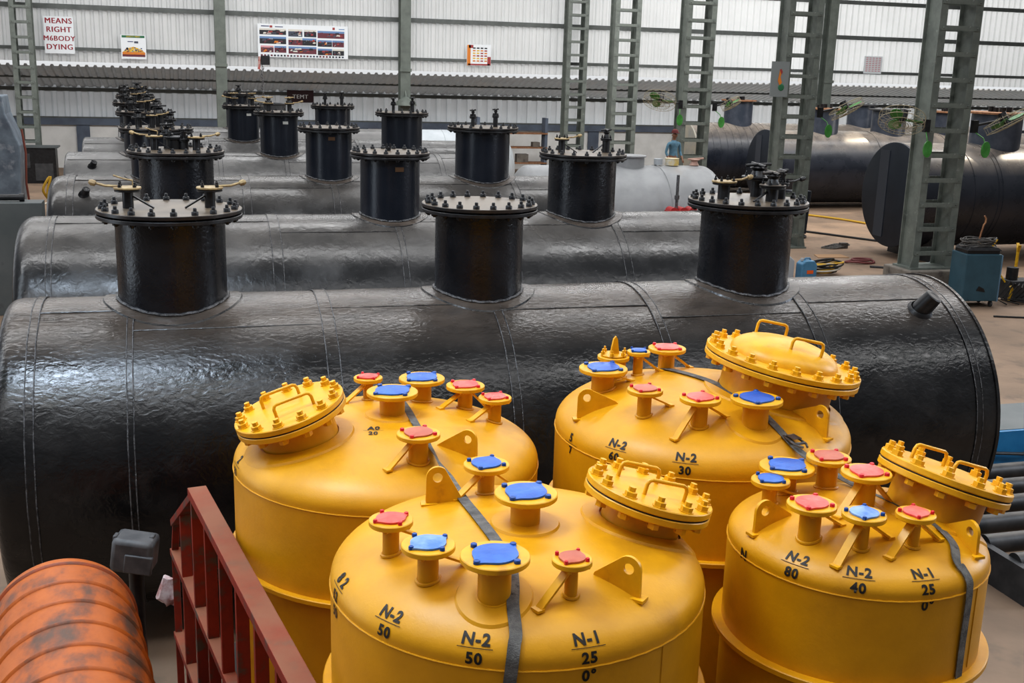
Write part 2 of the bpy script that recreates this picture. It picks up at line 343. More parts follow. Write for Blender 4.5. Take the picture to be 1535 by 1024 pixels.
black_tank(14.1, -1.70, 7.0, [(-1.5, .03), (1.0, .06), (2.5, .035), (3.9, .035), (5.36, .05), (6.8, .03)], m_tar_grey,
    'second black tank from the front, dusty top, directly behind the nearest one',
    [(-.1, .43, .563, 3.49, 22, NZc, m_neck, None, .3), (2.48, .373, .499, 3.491, 20, [(.0, .12, .05, .03, .04, m_blk, '')], m_neckb, (RD(8), 3.30, m_plq), .1), (5.05, .446, .576, 3.492, 20, [(-.30, .0, .19, .045, .10, m_brass, 'rb'), (.34, .06, .19, .05, .08, m_blk, 'bwy')], m_neck, None, .2)], None)
black_tank(18.9, -1.85, 6.35, [(-1.7, .05), (.92, .06), (2.32, .05), (3.5, .05), (5.38, .05)], m_tar_grey,
    'third black tank from the front, with a stub near its rounded left end',
    [(-.42, .40, .57, 3.465, 18, NZd, m_neckb, None, 0), (2.3, .377, .511, 3.51, 18, [], m_neckb, (RD(0), 3.34, m_plq), .3), (4.93, .465, .61, 3.544, 20, NZs, m_neckb, None, 0)], None, stubs=[(-1.5, RD(34), .14, .06)])
black_tank(23.5, -2.15, 6.0, [(.67, .04), (1.95, .04), (5.1, .05)], m_tar_light,
    'fourth tank from the front, pale, with a dark stub near its square left end',
    [(-.72, .411, .55, 3.493, 16, NZd, m_neckb, None, .2), (1.86, .378, .502, 3.536, 16, NZf, m_neckb, (RD(15), 3.33, m_plqw), .1), (4.38, .423, .553, 3.564, 18, NZs, m_neckb, None, 0)], None, stubs=[(-1.7, RD(34), .14, .06)], dishl=.06, capk=.05)
black_tank(27.6, -2.15, 6.6, [(.5, .04), (4.0, .04)], m_tar_light,
    'fifth tank from the front, pale grey body mostly hidden behind the other tanks',
    [(-1.0, .40, .54, 3.5, 16, NZd, m_neckb, None, .2), (1.36, .36, .48, 3.479, 14, NZf, m_neckb, (RD(18), 3.28, m_plqw), .1), (3.46, .419, .52, 3.518, 16, NZs, m_neckb, None, 0)], None, dishl=.06, capk=.05)
black_tank(32.0, -1.6, 5.6, [(2.4, .04)], m_tar_light,
    'sixth and rearmost tank of the left rows, only two dark necks showing',
    [(-1.2, .38, .5, 3.5, 12, NZd, m_neckb, None, .2), (1.47, .34, .42, 3.62, 12, [(0, 0, .1, .04, .08, m_blk, 'w')], m_neckb, None, .1)], None, dishl=.06, capk=.05)

# ------------------------------------------------------------------ tanks of the right bay and pale tanks
def bay_tank(Y, x0, x1, R, zc, mshell, mend, necks, seams, label, endbands=0, thin=.012):
    root = thing('storage_tank', (0, Y, 0), label, 'tank')
    b = MB(); nx = 30
    b.lathe([(R, x0)]+[(R, x0+(x1-x0)*i/nx) for i in range(1, nx+1)]+[(0, x1)], 96, (0, 0, zc), (1, 0, 0)); b.build('shell', mshell, root)
    b = MB(); b.lathe([(R+.012, .05), (R+.012, -.01), (R-.03, -.025), (0, -.03)], 96, (x0, 0, zc), (1, 0, 0)); e = b.build('end_plate', mend, root)
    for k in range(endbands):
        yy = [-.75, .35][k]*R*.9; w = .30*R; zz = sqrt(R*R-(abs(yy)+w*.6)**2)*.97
        b = MB(); b.box((x0-.032, yy, zc), (.02, w, 2*zz)); b.build('reflection_band', m_navyl, e, smooth=False)  # column reflections on the end plate, shaped as thin raised bands
    for sx in seams:
        b = MB(); b.tube([(sx, (R+.002)*sin(t), zc+(R+.002)*cos(t)) for t in [2*pi*i/80 for i in range(80)]], thin, 5, closed=True); b.build('weld_seam', mshell, root)
    for (x, rn, zt, mf, stuff) in necks:
        b = MB(); zb = zc+sqrt(R*R-rn*rn)-.1; b.lathe([(0, zb), (rn, zb), (rn, zt-.03), (0, zt-.03)], 40, (x, 0, 0)); nk = b.build('manhole_neck', m_steelneck, root)
        b = MB(); b.disc((x, 0, zt-.05), UP, rn+.13, .05, 48, .005); b.build('neck_flange', mf, nk)
        b = MB()
        for q in range(5):
            t = random.uniform(0, 6.28); rr = rn*random.uniform(.1, .6)
            b.cyl((x+rr*cos(t), rr*sin(t), zt), (x+rr*cos(t), rr*sin(t), zt+random.uniform(.06, .14)), random.uniform(.04, .09), seg=8)
        if stuff: b.build('loose_fittings', m_blk, nk)
        else: b.bm.free()
    for sx in (x0+.7, x1-.7):
        b = MB(); n = 20; arc = [(sx, (R+.01)*sin(t), zc-(R+.01)*cos(t)) for t in [RD(40)-RD(80)*i/n for i in range(n+1)]]
        b.prism([(sx, -.95, 0), (sx, .95, 0)]+arc, (.2, 0, 0)); b.build('saddle_support', m_dkgrey, root, smooth=False)
    return root
bay_tank(25.0, 17.4, 30, 1.32, 1.62, m_navy, m_navyd, [(20.3, .63, 3.756, m_rustfl, 1), (22.4, .54, 3.7, m_rustfl, 1)], [18.9, 19.6, 19.72], 'large blue black tank at the right edge with a round end with painted reflection bands facing the column', 2)
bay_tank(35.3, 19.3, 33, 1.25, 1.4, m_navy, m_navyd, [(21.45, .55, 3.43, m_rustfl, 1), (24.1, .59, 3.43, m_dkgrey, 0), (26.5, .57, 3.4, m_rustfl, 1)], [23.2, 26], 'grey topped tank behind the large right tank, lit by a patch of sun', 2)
bay_tank(40.0, 18.4, 33, 1.25, 1.4, m_navy, m_beige, [(20.6, .54, 3.52, m_rustfl, 1), (26.0, .52, 3.45, m_dkgrey, 0)], [19.1+.29*i for i in range(9)], 'dark tank with many ring seams and a beige end plate, rearmost in the right bay', 0, .01)
def pale_tank(Y, x0, x1, R, zc, m, label, dl, dr, necks=()):
    root = thing('storage_tank', (0, Y, 0), label, 'tank'); b = MB()
    pr = [(0, x0-dl)]+[(R*sin(t), x0-dl*cos(t)) for t in [i*pi/20 for i in range(1, 10)]]+[(R, x0)]+[(R, x0+(x1-x0)*i/8) for i in range(1, 9)]+[(R*cos(t), x1+dr*sin(t)) for t in [i*pi/20 for i in range(1, 10)]]+[(0, x1+dr)]
    b.lathe(pr, 80, (0, 0, zc), (1, 0, 0)); b.build('shell', m, root)
    for sx in (x0+.9, x0+2.7):
        b = MB(); b.tube([(sx, (R+.002)*sin(t), zc+(R+.002)*cos(t)) for t in [2*pi*i/72 for i in range(72)]], .014, 5, closed=True); b.build('weld_seam', m, root)
    for (x, rn, zt) in necks:
        b = MB(); b.cyl((x, 0, zc+R*.8), (x, 0, zt), rn, seg=32); b.disc((x, 0, zt), UP, rn+.04, .03, 32); b.build('manhole_neck', m, root)
    for sx in (x0+.5, x1-.5):
        b = MB(); n = 16; arc = [(sx, (R+.01)*sin(t), zc-(R+.01)*cos(t)) for t in [RD(40)-RD(80)*i/n for i in range(n+1)]]
        b.prism([(sx, -.7, 0), (sx, .7, 0)]+arc, (.2, 0, 0)); b.build('saddle_support', m_dkgrey, root, smooth=False)
    return root
pale_tank(21.28, 6.5, 10.2, 1.02, 1.66, m_white, 'unpainted whitish grey tank behind the second black tank, with tools on top', .35, .45, [(8.62, .30, 2.86)])
pale_tank(35.2, 6.9, 9.5, 1.22, 1.3, m_palewhite, 'pale blue grey tank with a rounded right end, behind the rear black necks', .3, .7)

# ------------------------------------------------------------------ yellow vessels
def dome_z(t, rho):
    q = min(rho/t['r'], 1); return t['zw']+.02+t['h']*max(0, (1-q**2.3))**(1/2.1)
VES = {
 'B': dict(P=(1.231, 4.005), r=.75, zw=2.59, h=.205, ring=2.15, skirt=.785,
   N=[('red', -0.53, -0.06, 2.763, 2.903, 0.085, 0.032, 'R'), ('lblue', -0.437, -0.308, 2.762, 2.902, 0.099, 0.039, 'R'), ('blue', -0.234, -0.487, 2.761, 2.918, 0.125, 0.06, 'P'), ('blue', 0.023, -0.005, 2.814, 2.946, 0.127, 0.06, 'P'), ('redd', 0.035, -0.541, 2.76, 2.903, 0.073, 0.024, 'L'), ('blue', -0.033, 0.401, 2.79, 2.925, 0.099, 0.037, 'LR')],
   man=((.53, .016), (.97, -.0), 15, .268, .167, .15, 12, 0),
   lugs=[((-.175, .335), (-.31, .35), .17), ((.172, -.441), (.294, -.571), .16)],
   text=[(-55.8, 'N-2', '50', '', 2.672), (-27.9, 'N-2', '50', '', 2.666), (3.1, 'N-1', '25', '0°', 2.666), (-84, '8 2', '52', '50', 2.66)],
   label='frontmost and largest looking yellow vessel, manhole tilted to its right'),
 'A': dict(P=(.98, 5.615), r=.802, zw=2.535, h=.215, ring=2.08, skirt=.835,
   N=[('red', -0.044, 0.389, 2.749, 2.881, 0.08, 0.028, 'L'), ('blue', 0.029, 0.034, 2.769, 2.899, 0.136, 0.067, 'P'), ('blue', 0.245, 0.311, 2.748, 2.885, 0.128, 0.054, ''), ('red', 0.465, 0.184, 2.731, 2.867, 0.107, 0.041, 'LR'), ('red', 0.579, -0.024, 2.713, 2.853, 0.09, 0.036, 'L'), ('redd', 0.052, -0.556, 2.719, 2.859, 0.106, 0.048, 'L')],
   man=((-.475, -.123), (-.99, -.06), 18, .283, .195, .17, 13, 0),
   lugs=[((.191, -.421), (.351, -.542), .15)],
   text=[(-83, '2', '50', '', 2.60), (None, 'A0', '20', '', (-.108, -.195))],
   label='rear left yellow vessel beside the red gate, manhole tilted towards the left'),
 'D': dict(P=(2.678, 5.369), r=.801, zw=2.67, h=.24, ring=2.24, skirt=.835,
   N=[('hinge', -0.392, 0.355, 2.88, 3.017, 0.091, 0.072, ''), ('blue', -0.25, 0.333, 2.903, 3.044, 0.066, 0.028, 'R'), ('red', -0.028, 0.439, 2.899, 3.028, 0.109, 0.047, 'R'), ('blue', -0.519, 0.178, 2.875, 3.001, 0.133, 0.062, 'R'), ('redd', -0.469, -0.293, 2.874, 3.013, 0.092, 0.036, 'R'), ('red', -0.257, -0.496, 2.872, 3.016, 0.103, 0.042, 'LR'), ('blue', 0.024, -0.554, 2.873, 3.014, 0.13, 0.065, 'P')],
   man=((.363, -.13), (.98, -.2), 11, .42, .30, .19, 20, 1),
   lugs=[((-.536, -.089), (-.745, -.05), .17), ((.31, -.42), (.405, -.62), .17)],
   text=[(-57.7, 'N-2', '60', '', 2.752), (-30.7, 'N-2', '30', '', 2.752), (-82, '5', '7', '', 2.69)],
   label='rear right yellow vessel, with a large domed manhole cover and two handles'),
 'E': dict(P=(2.746, 3.937), r=.547, zw=2.61, h=.15, ring=2.22, skirt=.59,
   N=[('blue', -0.192, 0.292, 2.751, 2.88, 0.123, 0.048, ''), ('blue', -0.327, 0.192, 2.745, 2.863, 0.085, 0.032, 'R'), ('redd', 0.015, 0.287, 2.762, 2.911, 0.1, 0.047, ''), ('red', 0.011, -0.013, 2.779, 2.948, 0.107, 0.047, 'LR'), ('red', -0.341, -0.171, 2.744, 2.896, 0.101, 0.044, 'R'), ('lblue', -0.189, -0.313, 2.748, 2.896, 0.088, 0.028, 'LR'), ('red', 0.026, -0.348, 2.751, 2.894, 0.079, 0.026, 'LR')],
   man=((.37, -.01), (.99, .10), 18, .288, .2, .18, 12, 0),
   lugs=[((-.32, .03), (-.50, .0), .15), ((.30, -.2), (.304, -.40), .14)],
   text=[(-59.7, 'N-2', '80', '', 2.686), (-31.6, 'N-2', '40', '', 2.688), (-2.3, 'N-1', '25', '0°', 2.690), (-88, 'N', '', '', 2.60)],
   label='front right yellow vessel, smallest of the four, strap down its right side'),
}
def profile_pt(t, s):
    """point on the outer surface s metres up from the weld line along the shell: (rho, z)"""
    if s <= 0: return t['r'], t['zw']+s
    acc = 0; pr, pz = t['r'], t['zw']
    for i in range(1, 400):
        r = t['r']*sin(pi/2*(1-i/400)); z = dome_z(t, r); d = sqrt((r-pr)**2+(z-pz)**2)
        if acc+d >= s:
            f = (s-acc)/max(d, 1e-9); return pr+(r-pr)*f, pz+(z-pz)*f
        acc += d; pr, pz = r, z
    return pr, pz
def s_of_z(t, z):
    lo, hi = -1, .8
    for _ in range(40):
        m_ = (lo+hi)/2
        if profile_pt(t, m_)[1] < z: lo = m_
        else: hi = m_
    return lo
def text_mesh(body, size, bold=.035):
    c = bpy.data.curves.new('t', 'FONT'); c.body = body; c.size = size; c.align_x = 'CENTER'; c.resolution_u = 3; c.offset = size*bold; c.space_character = 1.12
    o = bpy.data.objects.new('t', c); COL.objects.link(o); bpy.context.view_layer.update()
    me = bpy.data.meshes.new_from_object(o.evaluated_get(bpy.context.evaluated_depsgraph_get()))
    bpy.data.objects.remove(o); bpy.data.curves.remove(c)
    return me
def stencil(t, root, ang, lines, z):
    bm = bmesh.new()
    for i, l in enumerate(lines):
        if not l: continue
        me = text_mesh(l, .062 if i == 0 else .056); n0 = len(bm.verts); bm.from_mesh(me); bpy.data.meshes.remove(me)
        bm.verts.ensure_lookup_table()
        for v_ in bm.verts[n0:]: v_.co.y -= i*.066
    if lines[1]:
        vs = [bm.verts.new((x, y, 0)) for x, y in ((-.065, -.010), (.065, -.010), (.065, -.0125), (-.065, -.0125))]; bm.faces.new(vs)
    bmesh.ops.subdivide_edges(bm, edges=[e for e in bm.edges if e.calc_length() > .03], cuts=3)
    bmesh.ops.triangulate(bm, faces=bm.faces)
    if ang is None:
        cx, cy = z
        for v_ in bm.verts:
            x, y = v_.co.x*.8, v_.co.y*1.0; a = RD(-12)
            X = cx+x*cos(a)-y*sin(a); Y = cy+x*sin(a)+y*cos(a); v_.co = V((X, Y, dome_z(t, sqrt(X*X+Y*Y))+.003))
    else:
        s0 = s_of_z(t, z)
        for v_ in bm.verts:
            r, zz = profile_pt(t, s0+v_.co.y); r += .0025; a = RD(ang)+v_.co.x/t['r']
            v_.co = V((r*sin(a), -r*cos(a), zz+.0015))
    me = bpy.data.meshes.new('stencil_marking'); bm.to_mesh(me); bm.free(); me.materials.append(m_ink)
    o = bpy.data.objects.new('stencil_marking', me); COL.objects.link(o); o.parent = root
    tag(o, 'black stencilled number')
def cover_cap(parent, o, r, colr, ang):
    b = MB(); n = 64; rim = []; low = []
    for i in range(n):
        t = 2*pi*i/n; c4 = max(0, cos(2*(t-ang)))**2; ear = max(0, cos(2*(t-ang)))**24
        rr = r*(.66+.10*c4**2+.15*ear)
        rim.append((rr*cos(t), rr*sin(t)))
    z0, z1 = o[2]+.001, o[2]+.008
    A = [b.v((o[0]+x, o[1]+y, z0)) for x, y in rim]; B = [b.v((o[0]+x, o[1]+y, z1)) for x, y in rim]
    C = [b.v((o[0]+x*.6, o[1]+y*.6, z1+.004)) for x, y in rim]; D = b.v((o[0], o[1], z1+.005))
    for i in range(n):
        j = (i+1) % n; b.face((A[i], A[j], B[j], B[i])); b.face((B[i], B[j], C[j], C[i])); b.face((C[i], C[j], D))
    isblue = 'blue' in colr
    for q in range(4):
        t = ang+q*pi/2; x, y = o[0]+r*.80*cos(t), o[1]+r*.80*sin(t)
        if abs(cos(2*(t-ang))) > .5: b.lathe([(0, 0), (r*.10, 0), (r*.10, .010), (r*.08, .013), (r*.05, .012), (0, .012)], 12, (x, y, z0), mi=1)
    ob = b.build('plastic_cover', [dict(blue=m_blue, lblue=m_lblue, red=m_red, redd=m_redd)[colr], m_bluedk if isblue else m_peg], parent)
    tag(ob, 'blue plastic cover' if isblue else 'red plastic cover')
def nozzle(t, root, spec, k):
    colr, x, y, zb, zf, rf, rn, br = spec
    b = MB(); zt = zf-.022; zs = dome_z(t, sqrt(x*x+y*y))-.05
    b.lathe([(0, zs), (rn, zs), (rn, zt), (0, zt)], 32, (x, y, 0))
    pts = [(x+(rn+.003)*cos(a), y+(rn+.003)*sin(a), dome_z(t, sqrt((x+rn*cos(a))**2+(y+rn*sin(a))**2))+.003) for a in [2*pi*i/32 for i in range(32)]]
    b.tube(pts, .007, 6, closed=True)
    neck = b.build('nozzle_neck', m_yellow, root)
    if 'P' in br:
        b = MB(); n = 48; rs = []
        for rr, lf in ((rn, .009), (rn+.075, .009), (rn+.085, -.006)):
            rs.append([b.v((x+rr*cos(a), y+rr*sin(a), dome_z(t, sqrt((x+rr*cos(a))**2+(y+rr*sin(a))**2))+lf)) for a in [2*pi*i/n for i in range(n)]])
        for A, B in zip(rs, rs[1:]):
            for i in range(n): b.face((A[i], A[(i+1) % n], B[(i+1) % n], B[i]))
        b.build('reinforcing_pad', m_yellow, neck)
    b = MB(); b.disc((x, y, zt), UP, rf, .022, 48, .003)
    for q in range(4):
        a = pi/4+q*pi/2+.3; b.lathe([(0, 0), (.010, 0), (.010, .010), (0, .010)], 6, (x+rf*.8*cos(a), y+rf*.8*sin(a), zt-.010))
    b.build('nozzle_flange', m_yellow_l, neck)
    if colr == 'hinge':
        b = MB(); b.disc((x, y, zt+.022), UP, rf*.8, .012, 32)
        b.prism([(x-.022, y-.008, zt+.034), (x+.03, y-.008, zt+.034), (x+.018, y-.008, zt+.12), (x+.008, y-.008, zt+.135), (x-.006, y-.008, zt+.12)], (0, .016, 0))
        for a in range(6): b.lathe([(0, 0), (.012, 0), (.012, .02), (.006, .02), (.006, .035), (0, .035)], 6, (x+rf*.72*cos(a*1.047), y+rf*.72*sin(a*1.047), zt+.03))
        b.build('hinged_lid', m_yellow_l, neck)
    else: cover_cap(neck, (x, y, zf), rf, colr, .35+k*.13)
    for ch in br:
        if ch == 'P': continue
        sg = -1 if ch == 'L' else 1; d = V((.93*sg, -.36 if ch == 'L' else .2, 0)).normalized()
        p0 = V((x, y, zt-.02))+d*rn*.8; q = V((x, y, 0))+d*(rn+.12); q.z = dome_z(t, sqrt(q.x**2+q.y**2))+.004
        b = MB(); b.bar(p0, q, .036, .009, side=tuple(UP)); b.bar(q-d*.012, q+d*.02, .042, .010); b.build('brace', m_yellow_l, neck)
def lug(t, root, p0, p1, h):
    z0 = dome_z(t, sqrt(p0[0]**2+p0[1]**2)); z1 = dome_z(t, sqrt(p1[0]**2+p1[1]**2))
    e_ = (V(p0)-V(p1)).normalized()*.03; p0 = (p0[0]+e_.x, p0[1]+e_.y)
    z0 = dome_z(t, sqrt(p0[0]**2+p0[1]**2))
    P0, P1 = V((*p0, z0)), V((*p1, z1)); d = V((P1.x-P0.x, P1.y-P0.y, 0)); L = d.length; d.normalize(); nrm = d.cross(UP)
    rc = .048; hc = V((0, 0, 0)); cs = L-rc*1.05; cz = h-rc
    def out(a):
        dx, dz = cos(a), sin(a); best = 1e9
        poly = [(0, z0-z1-.01), (L, -.01)]+[(cs+rc*cos(u), cz+rc*sin(u)) for u in [i*pi*.72/14 for i in range(15)]]
        for (ax, az), (bx, bz) in zip(poly, poly[1:]+poly[:1]):
            ex, ez = bx-ax, bz-az; den = dx*ez-dz*ex
            if abs(den) < 1e-9: continue
            tt = ((ax-cs)*ez-(az-cz)*ex)/den; u = ((ax-cs)*dz-(az-cz)*dx)/den
            if tt > 0 and -1e-6 <= u <= 1+1e-6: best = min(best, tt)
        return cs+dx*best, cz+dz*best
    b = MB(); n = 56; th = .007; R4 = [[], [], [], []]
    for i in range(n):
        a = 2*pi*i/n; o = out(a); ih = (cs+.021*cos(a), cz+.021*sin(a))
        for lst, (s_, z_), k in ((R4[0], o, -1), (R4[1], o, 1), (R4[2], ih, 1), (R4[3], ih, -1)):
            lst.append(b.v(V((P0.x, P0.y, z1))+d*s_+UP*z_+nrm*th*k))
    for A, B in zip(R4, R4[1:]+R4[:1]):
        for i in range(n): b.face((A[i], A[(i+1) % n], B[(i+1) % n], B[i]))
    b.bar(P1-d*.05+UP*.004, P1+d*.02+UP*.004, .05, .012)
    b.build('lifting_lug', m_yellow_l, root)
def vessel_manhole(t, root):
    (bx, by), (tx, ty), tilt, rf, rn, L, nb, domed = t['man']
    n = V((tx, ty, 0)).normalized(); ax = (UP*cos(RD(tilt))+n*sin(RD(tilt))).normalized()
    zb = dome_z(t, sqrt(bx*bx+by*by)); o = V((bx, by, zb)); side = UP.cross(n).normalized(); fwd = side.cross(ax).normalized()*1
    fwd = (n - ax*n.dot(ax)).normalized(); side = ax.cross(fwd)
    b = MB(); b.lathe([(0, -.2), (rn, -.2), (rn, L-.05), (0, L-.05)], 48, o, ax)
    neck = b.build('manhole_neck', m_yellow, root)
    # pad on the dome
    b = MB(); k = 56; rs = []
    for rr, lf in ((rn+.005, .010), (rn+.075, .010), (rn+.085, -.004)):
        ring = []
        for i in range(k):
            a = 2*pi*i/k; x, y = bx+rr*cos(a), by+rr*sin(a); rho = sqrt(x*x+y*y); lim = t['r']*.985
            if rho > lim: x, y, rho = x*lim/rho, y*lim/rho, lim
            ring.append(b.v((x, y, dome_z(t, rho)+lf)))
        rs.append(ring)
    for A, B in zip(rs, rs[1:]):
        for i in range(k): b.face((A[i], A[(i+1) % k], B[(i+1) % k], B[i]))
    b.build('reinforcing_pad', m_yellow, neck)
    T = .030
    b = MB(); b.disc(o+ax*(L-2*T-.006), ax, rf, T, 64); b.build('lower_flange', m_yellow_l, neck)
    b = MB(); b.disc(o+ax*(L-T-.008), ax, rf*.985, .010, 64, .001); tag(b.build('gasket', m_gasket, neck), 'black gasket line')
    b = MB(); b.disc(o+ax*(L-T), ax, rf, T, 64)
    if domed:
        rd = rf*.70; b.lathe([(rd, 0)]+[(rd*cos(u)**.8, rf*.26*sin(u)) for u in [i*pi/24 for i in range(1, 12)]]+[(0, rf*.26)], 56, o+ax*L, ax)
    b.build('manhole_cover', m_yellow_l, neck)
    Rm = M((fwd, side, ax)).transposed().to_4x4()
    b = MB(); r = .025 if not domed else .025
    b.lathe([(0, -.092), (r, -.092), (r, -.070), (r*.5, -.070), (r*.5, 0), (r*1.25, 0), (r*1.25, .004), (r, .004), (r, .022), (r*.8, .024), (r*.6, .024), (r*.6, .042), (0, .044)], 6)
    first = None
    for i in range(nb):
        a = 2*pi*(i+.5)/nb; p = o+ax*L+(fwd*cos(a)+side*sin(a))*(rf-.035)
        mm = M.Translation(p) @ Rm @ M.Rotation(a+random.uniform(-.4, .4), 4, 'Z')
        if first is None: first = b.build('bolt', m_yellow_l, neck); ob = first
        else: ob = first.copy(); COL.objects.link(ob); ob.parent = neck
        ob.matrix_local = mm
    for s_ in (-1, 1):
        if domed: c = o+ax*(L+.045)+side*s_*rf*.16*1+fwd*(rf*(.28 if s_ < 0 else -.18))*1; c = o+ax*(L+rf*.16)+side*s_*rf*.42+fwd*(-s_*rf*.10); hl, hh = .085, .085
        else: c = o+ax*L+side*s_*rf*.36+fwd*(-s_*.02); hl, hh = rf*.34, .065
        pts = []
        for (u, w) in ((-hl, -.02), (-hl, hh-.022), (-hl*.93, hh-.006), (-hl+.02, hh), (hl-.02, hh), (hl*.93, hh-.006), (hl, hh-.022), (hl, -.02)): pts.append(c+fwd*u+ax*w)
        b = MB(); b.tube(pts, .0085, 10); b.build('handle', m_yellow_l, neck)
def vessel(key):
    t = VES[key]; root = thing('pressure_vessel', (*t['P'], 1.12), t['label'], 'tank', None); z0 = 1.12
    tt = dict(t); off = V((0, 0, -z0))
    grp = bpy.data.objects
    # geometry is written in absolute heights; parts sit at -z0 under the root
    b = MB(); r, zw, ring, sk = t['r'], t['zw'], t['ring'], t['skirt']
    prof = [(0, ring-.02), (r*.6, ring-.02), (r, ring), (r, zw)]+[(r*q, dome_z(t, r*q)) for q in [sin(pi/2*(1-i/36)) for i in range(0, 37)][0:36]]+[(0, dome_z(t, 0))]
    b.lathe(prof, 128); shell = b.build('shell', m_yellow, root)
    parts = [shell]
    n0 = len(bpy.data.objects)
    before = set(bpy.data.objects)
    b = MB(); b.tube([((r+.001)*cos(a), (r+.001)*sin(a), zw+.0012*sin(i*3.1)) for i, a in [(i, 2*pi*i/120) for i in range(120)]], .004, 6, closed=True)
    b.tube([((r+.001)*sin(RD(28)), -(r+.001)*cos(RD(28)), zw-.36*i/12) for i in range(13)], .003, 5); b.build('weld_seam', m_yellow, root)
    b = MB()
    b.lathe([(r*.99, ring+.012), (sk-.004, ring+.012), (sk, ring+.008), (sk, ring-.012), (sk-.004, ring-.016), (sk-.035, ring-.016), (sk-.045, ring-.10), (sk-.045, 1.13), (sk-.06, 1.13), (sk-.06, ring-.02), (r*.9, ring-.02)], 112)
    b.build('support_skirt', m_yellow, root)
    for k, s_ in enumerate(t['N']): nozzle(t, root, s_, k)
    for l in t['lugs']: lug(t, root, *l)
    vessel_manhole(t, root)
    for (ang, a, c, d, z) in t['text']: stencil(t, root, ang, (a, c, d), z)
    for o in set(bpy.data.objects)-before | {shell}:
        if o.parent is root: o.location = o.location + off
    return root
for k in 'BADE': vessel(k)

# ------------------------------------------------------------------ straps
def ribbon(pts, widths, nrm, name, m, parent=None, th=.003):
    P = [V(p) for p in pts]; b = MB(); A = []
    # smooth resample
    Q = []; W = []; NN = []
    for i in range(len(P)-1):
        p0, p1, p2, p3 = P[max(i-1, 0)], P[i], P[i+1], P[min(i+2, len(P)-1)]
        for k in range(8):
            u = k/8; Q.append(.5*((2*p1)+(-p0+p2)*u+(2*p0-5*p1+4*p2-p3)*u*u+(-p0+3*p1-3*p2+p3)*u**3)); NN.append(V(nrm[i]).lerp(V(nrm[i+1]), u)); W.append(widths[i]*(1-u)+widths[i+1]*u)
    Q.append(P[-1]); NN.append(V(nrm[-1])); W.append(widths[-1])
    for i, q in enumerate(Q):
        d = (Q[min(i+1, len(Q)-1)]-Q[max(i-1, 0)]).normalized(); n = NN[i].normalized(); s_ = d.cross(n).normalized(); n = s_.cross(d)
        A.append([b.v(q+s_*W[i]/2*a+n*th*c) for a, c in ((-1, 0), (1, 0), (1, 1), (-1, 1))])
    for X, Y_ in zip(A, A[1:]):
        for k in range(4): b.face((X[k], X[(k+1) % 4], Y_[(k+1) % 4], Y_[k]))
    b.face(A[0][::-1]); b.face(A[-1]); return b.build(name, m, parent)
U_ = (0, 0, 1)
def side(k, ang, z): t = VES[k]; a = RD(ang); return (t['P'][0]+(t['r']+.006)*sin(a), t['P'][1]-(t['r']+.006)*cos(a), z)
def sp(k, ang, s_):
    t = VES[k]; r_, z_ = profile_pt(t, s_); r2, z2 = profile_pt(t, s_+.01); n_ = V((z2-z_, -(r2-r_))).normalized(); r_ += n_.x*.010; z_ += n_.y*.010; a = RD(ang)
    return (t['P'][0]+r_*sin(a), t['P'][1]-r_*cos(a), z_)
def ond(k, x, y, lift=.008): t = VES[k]; return (x, y, dome_z(t, sqrt((x-t['P'][0])**2+(y-t['P'][1])**2))+lift)
st = thing('cargo_strap', (1.07, 4.6, 2.75), 'grey webbing strap over the rear left and the frontmost yellow vessels', 'strap')
def loc(root, pts): o = root.location; return [V(p)-o for p in pts]
p = [ond('A', 1.11, 6.05), ond('A', 1.10, 5.70), ond('A', 1.096, 5.45), ond('A', 1.108, 5.17, .012), (1.10, 4.95, 2.76), (1.085, 4.65, 2.79), ond('B', 1.077, 4.36, .010), ond('B', 1.080, 4.1), ond('B', 1.092, 3.86), ond('B', 1.098, 3.68, .012), ond('B', 1.075, 3.545, .012), ond('B', 1.045, 3.44, .012), sp('B', -17, .13), sp('B', -17.3, .09), sp('B', -17.6, .045), sp('B', -17.9, 0), sp('B', -18.2, -.05), side('B', -19, 2.3), side('B', -19.5, 1.9), side('B', -20, 1.3)]
fr = (-.3, -.95, .1)
ribbon(loc(st, p), [.04]*5+[.045]*15, [U_, U_, U_, (.5, 0, .8), (.8, 0, .6), (.3, 0, .95), U_, U_, U_, U_, (-.1, -.3, 1), (-.2, -.4, .8), (-.25, -.6, .7), (-.3, -.8, .4), (-.3, -.9, .25), fr, fr, fr, fr, fr], 'webbing', m_strap, st)
st = thing('cargo_strap', (2.8, 4.7, 2.8), 'grey webbing strap with steel buckle over the two right yellow vessels', 'strap')
p = [ond('D', 2.60, 5.95), ond('D', 2.64, 5.70), ond('D', 2.724, 5.415), ond('D', 2.752, 5.19), ond('D', 2.786, 4.92, .010), ond('D', 2.80, 4.78, .012), (2.84, 4.62, 2.80), (2.86, 4.45, 2.78), ond('E', 2.89, 4.2, .012), ond('E', 2.919, 3.98), ond('E', 2.975, 3.77), ond('E', 2.97, 3.60), sp('E', 19.5, .13), sp('E', 19.2, .09), sp('E', 19.2, .045), sp('E', 19.3, 0), sp('E', 19.5, -.05), side('E', 20, 2.3), side('E', 22, 1.9), side('E', 24, 1.3)]
fr = (.35, -.93, .1)
ribbon(loc(st, p), [.045]*20, [U_]*9+[(.2, 0, 1), (.3, -.3, 1), (.3, -.4, .9), (.3, -.6, .7), (.35, -.8, .4), (.35, -.9, .25), fr, fr, fr, fr, fr], 'webbing', m_strap, st)
b = MB(); c = V((2.845, 4.66, 2.835))-st.location; d = V((.1, -.9, -.1)).normalized(); s_ = d.cross(UP).normalized()
for q in (-1, 1): b.tube([c+s_*.03*q-d*.06, c+s_*.03*q+d*.05, c+s_*.012*q+d*.085], .006, 8)
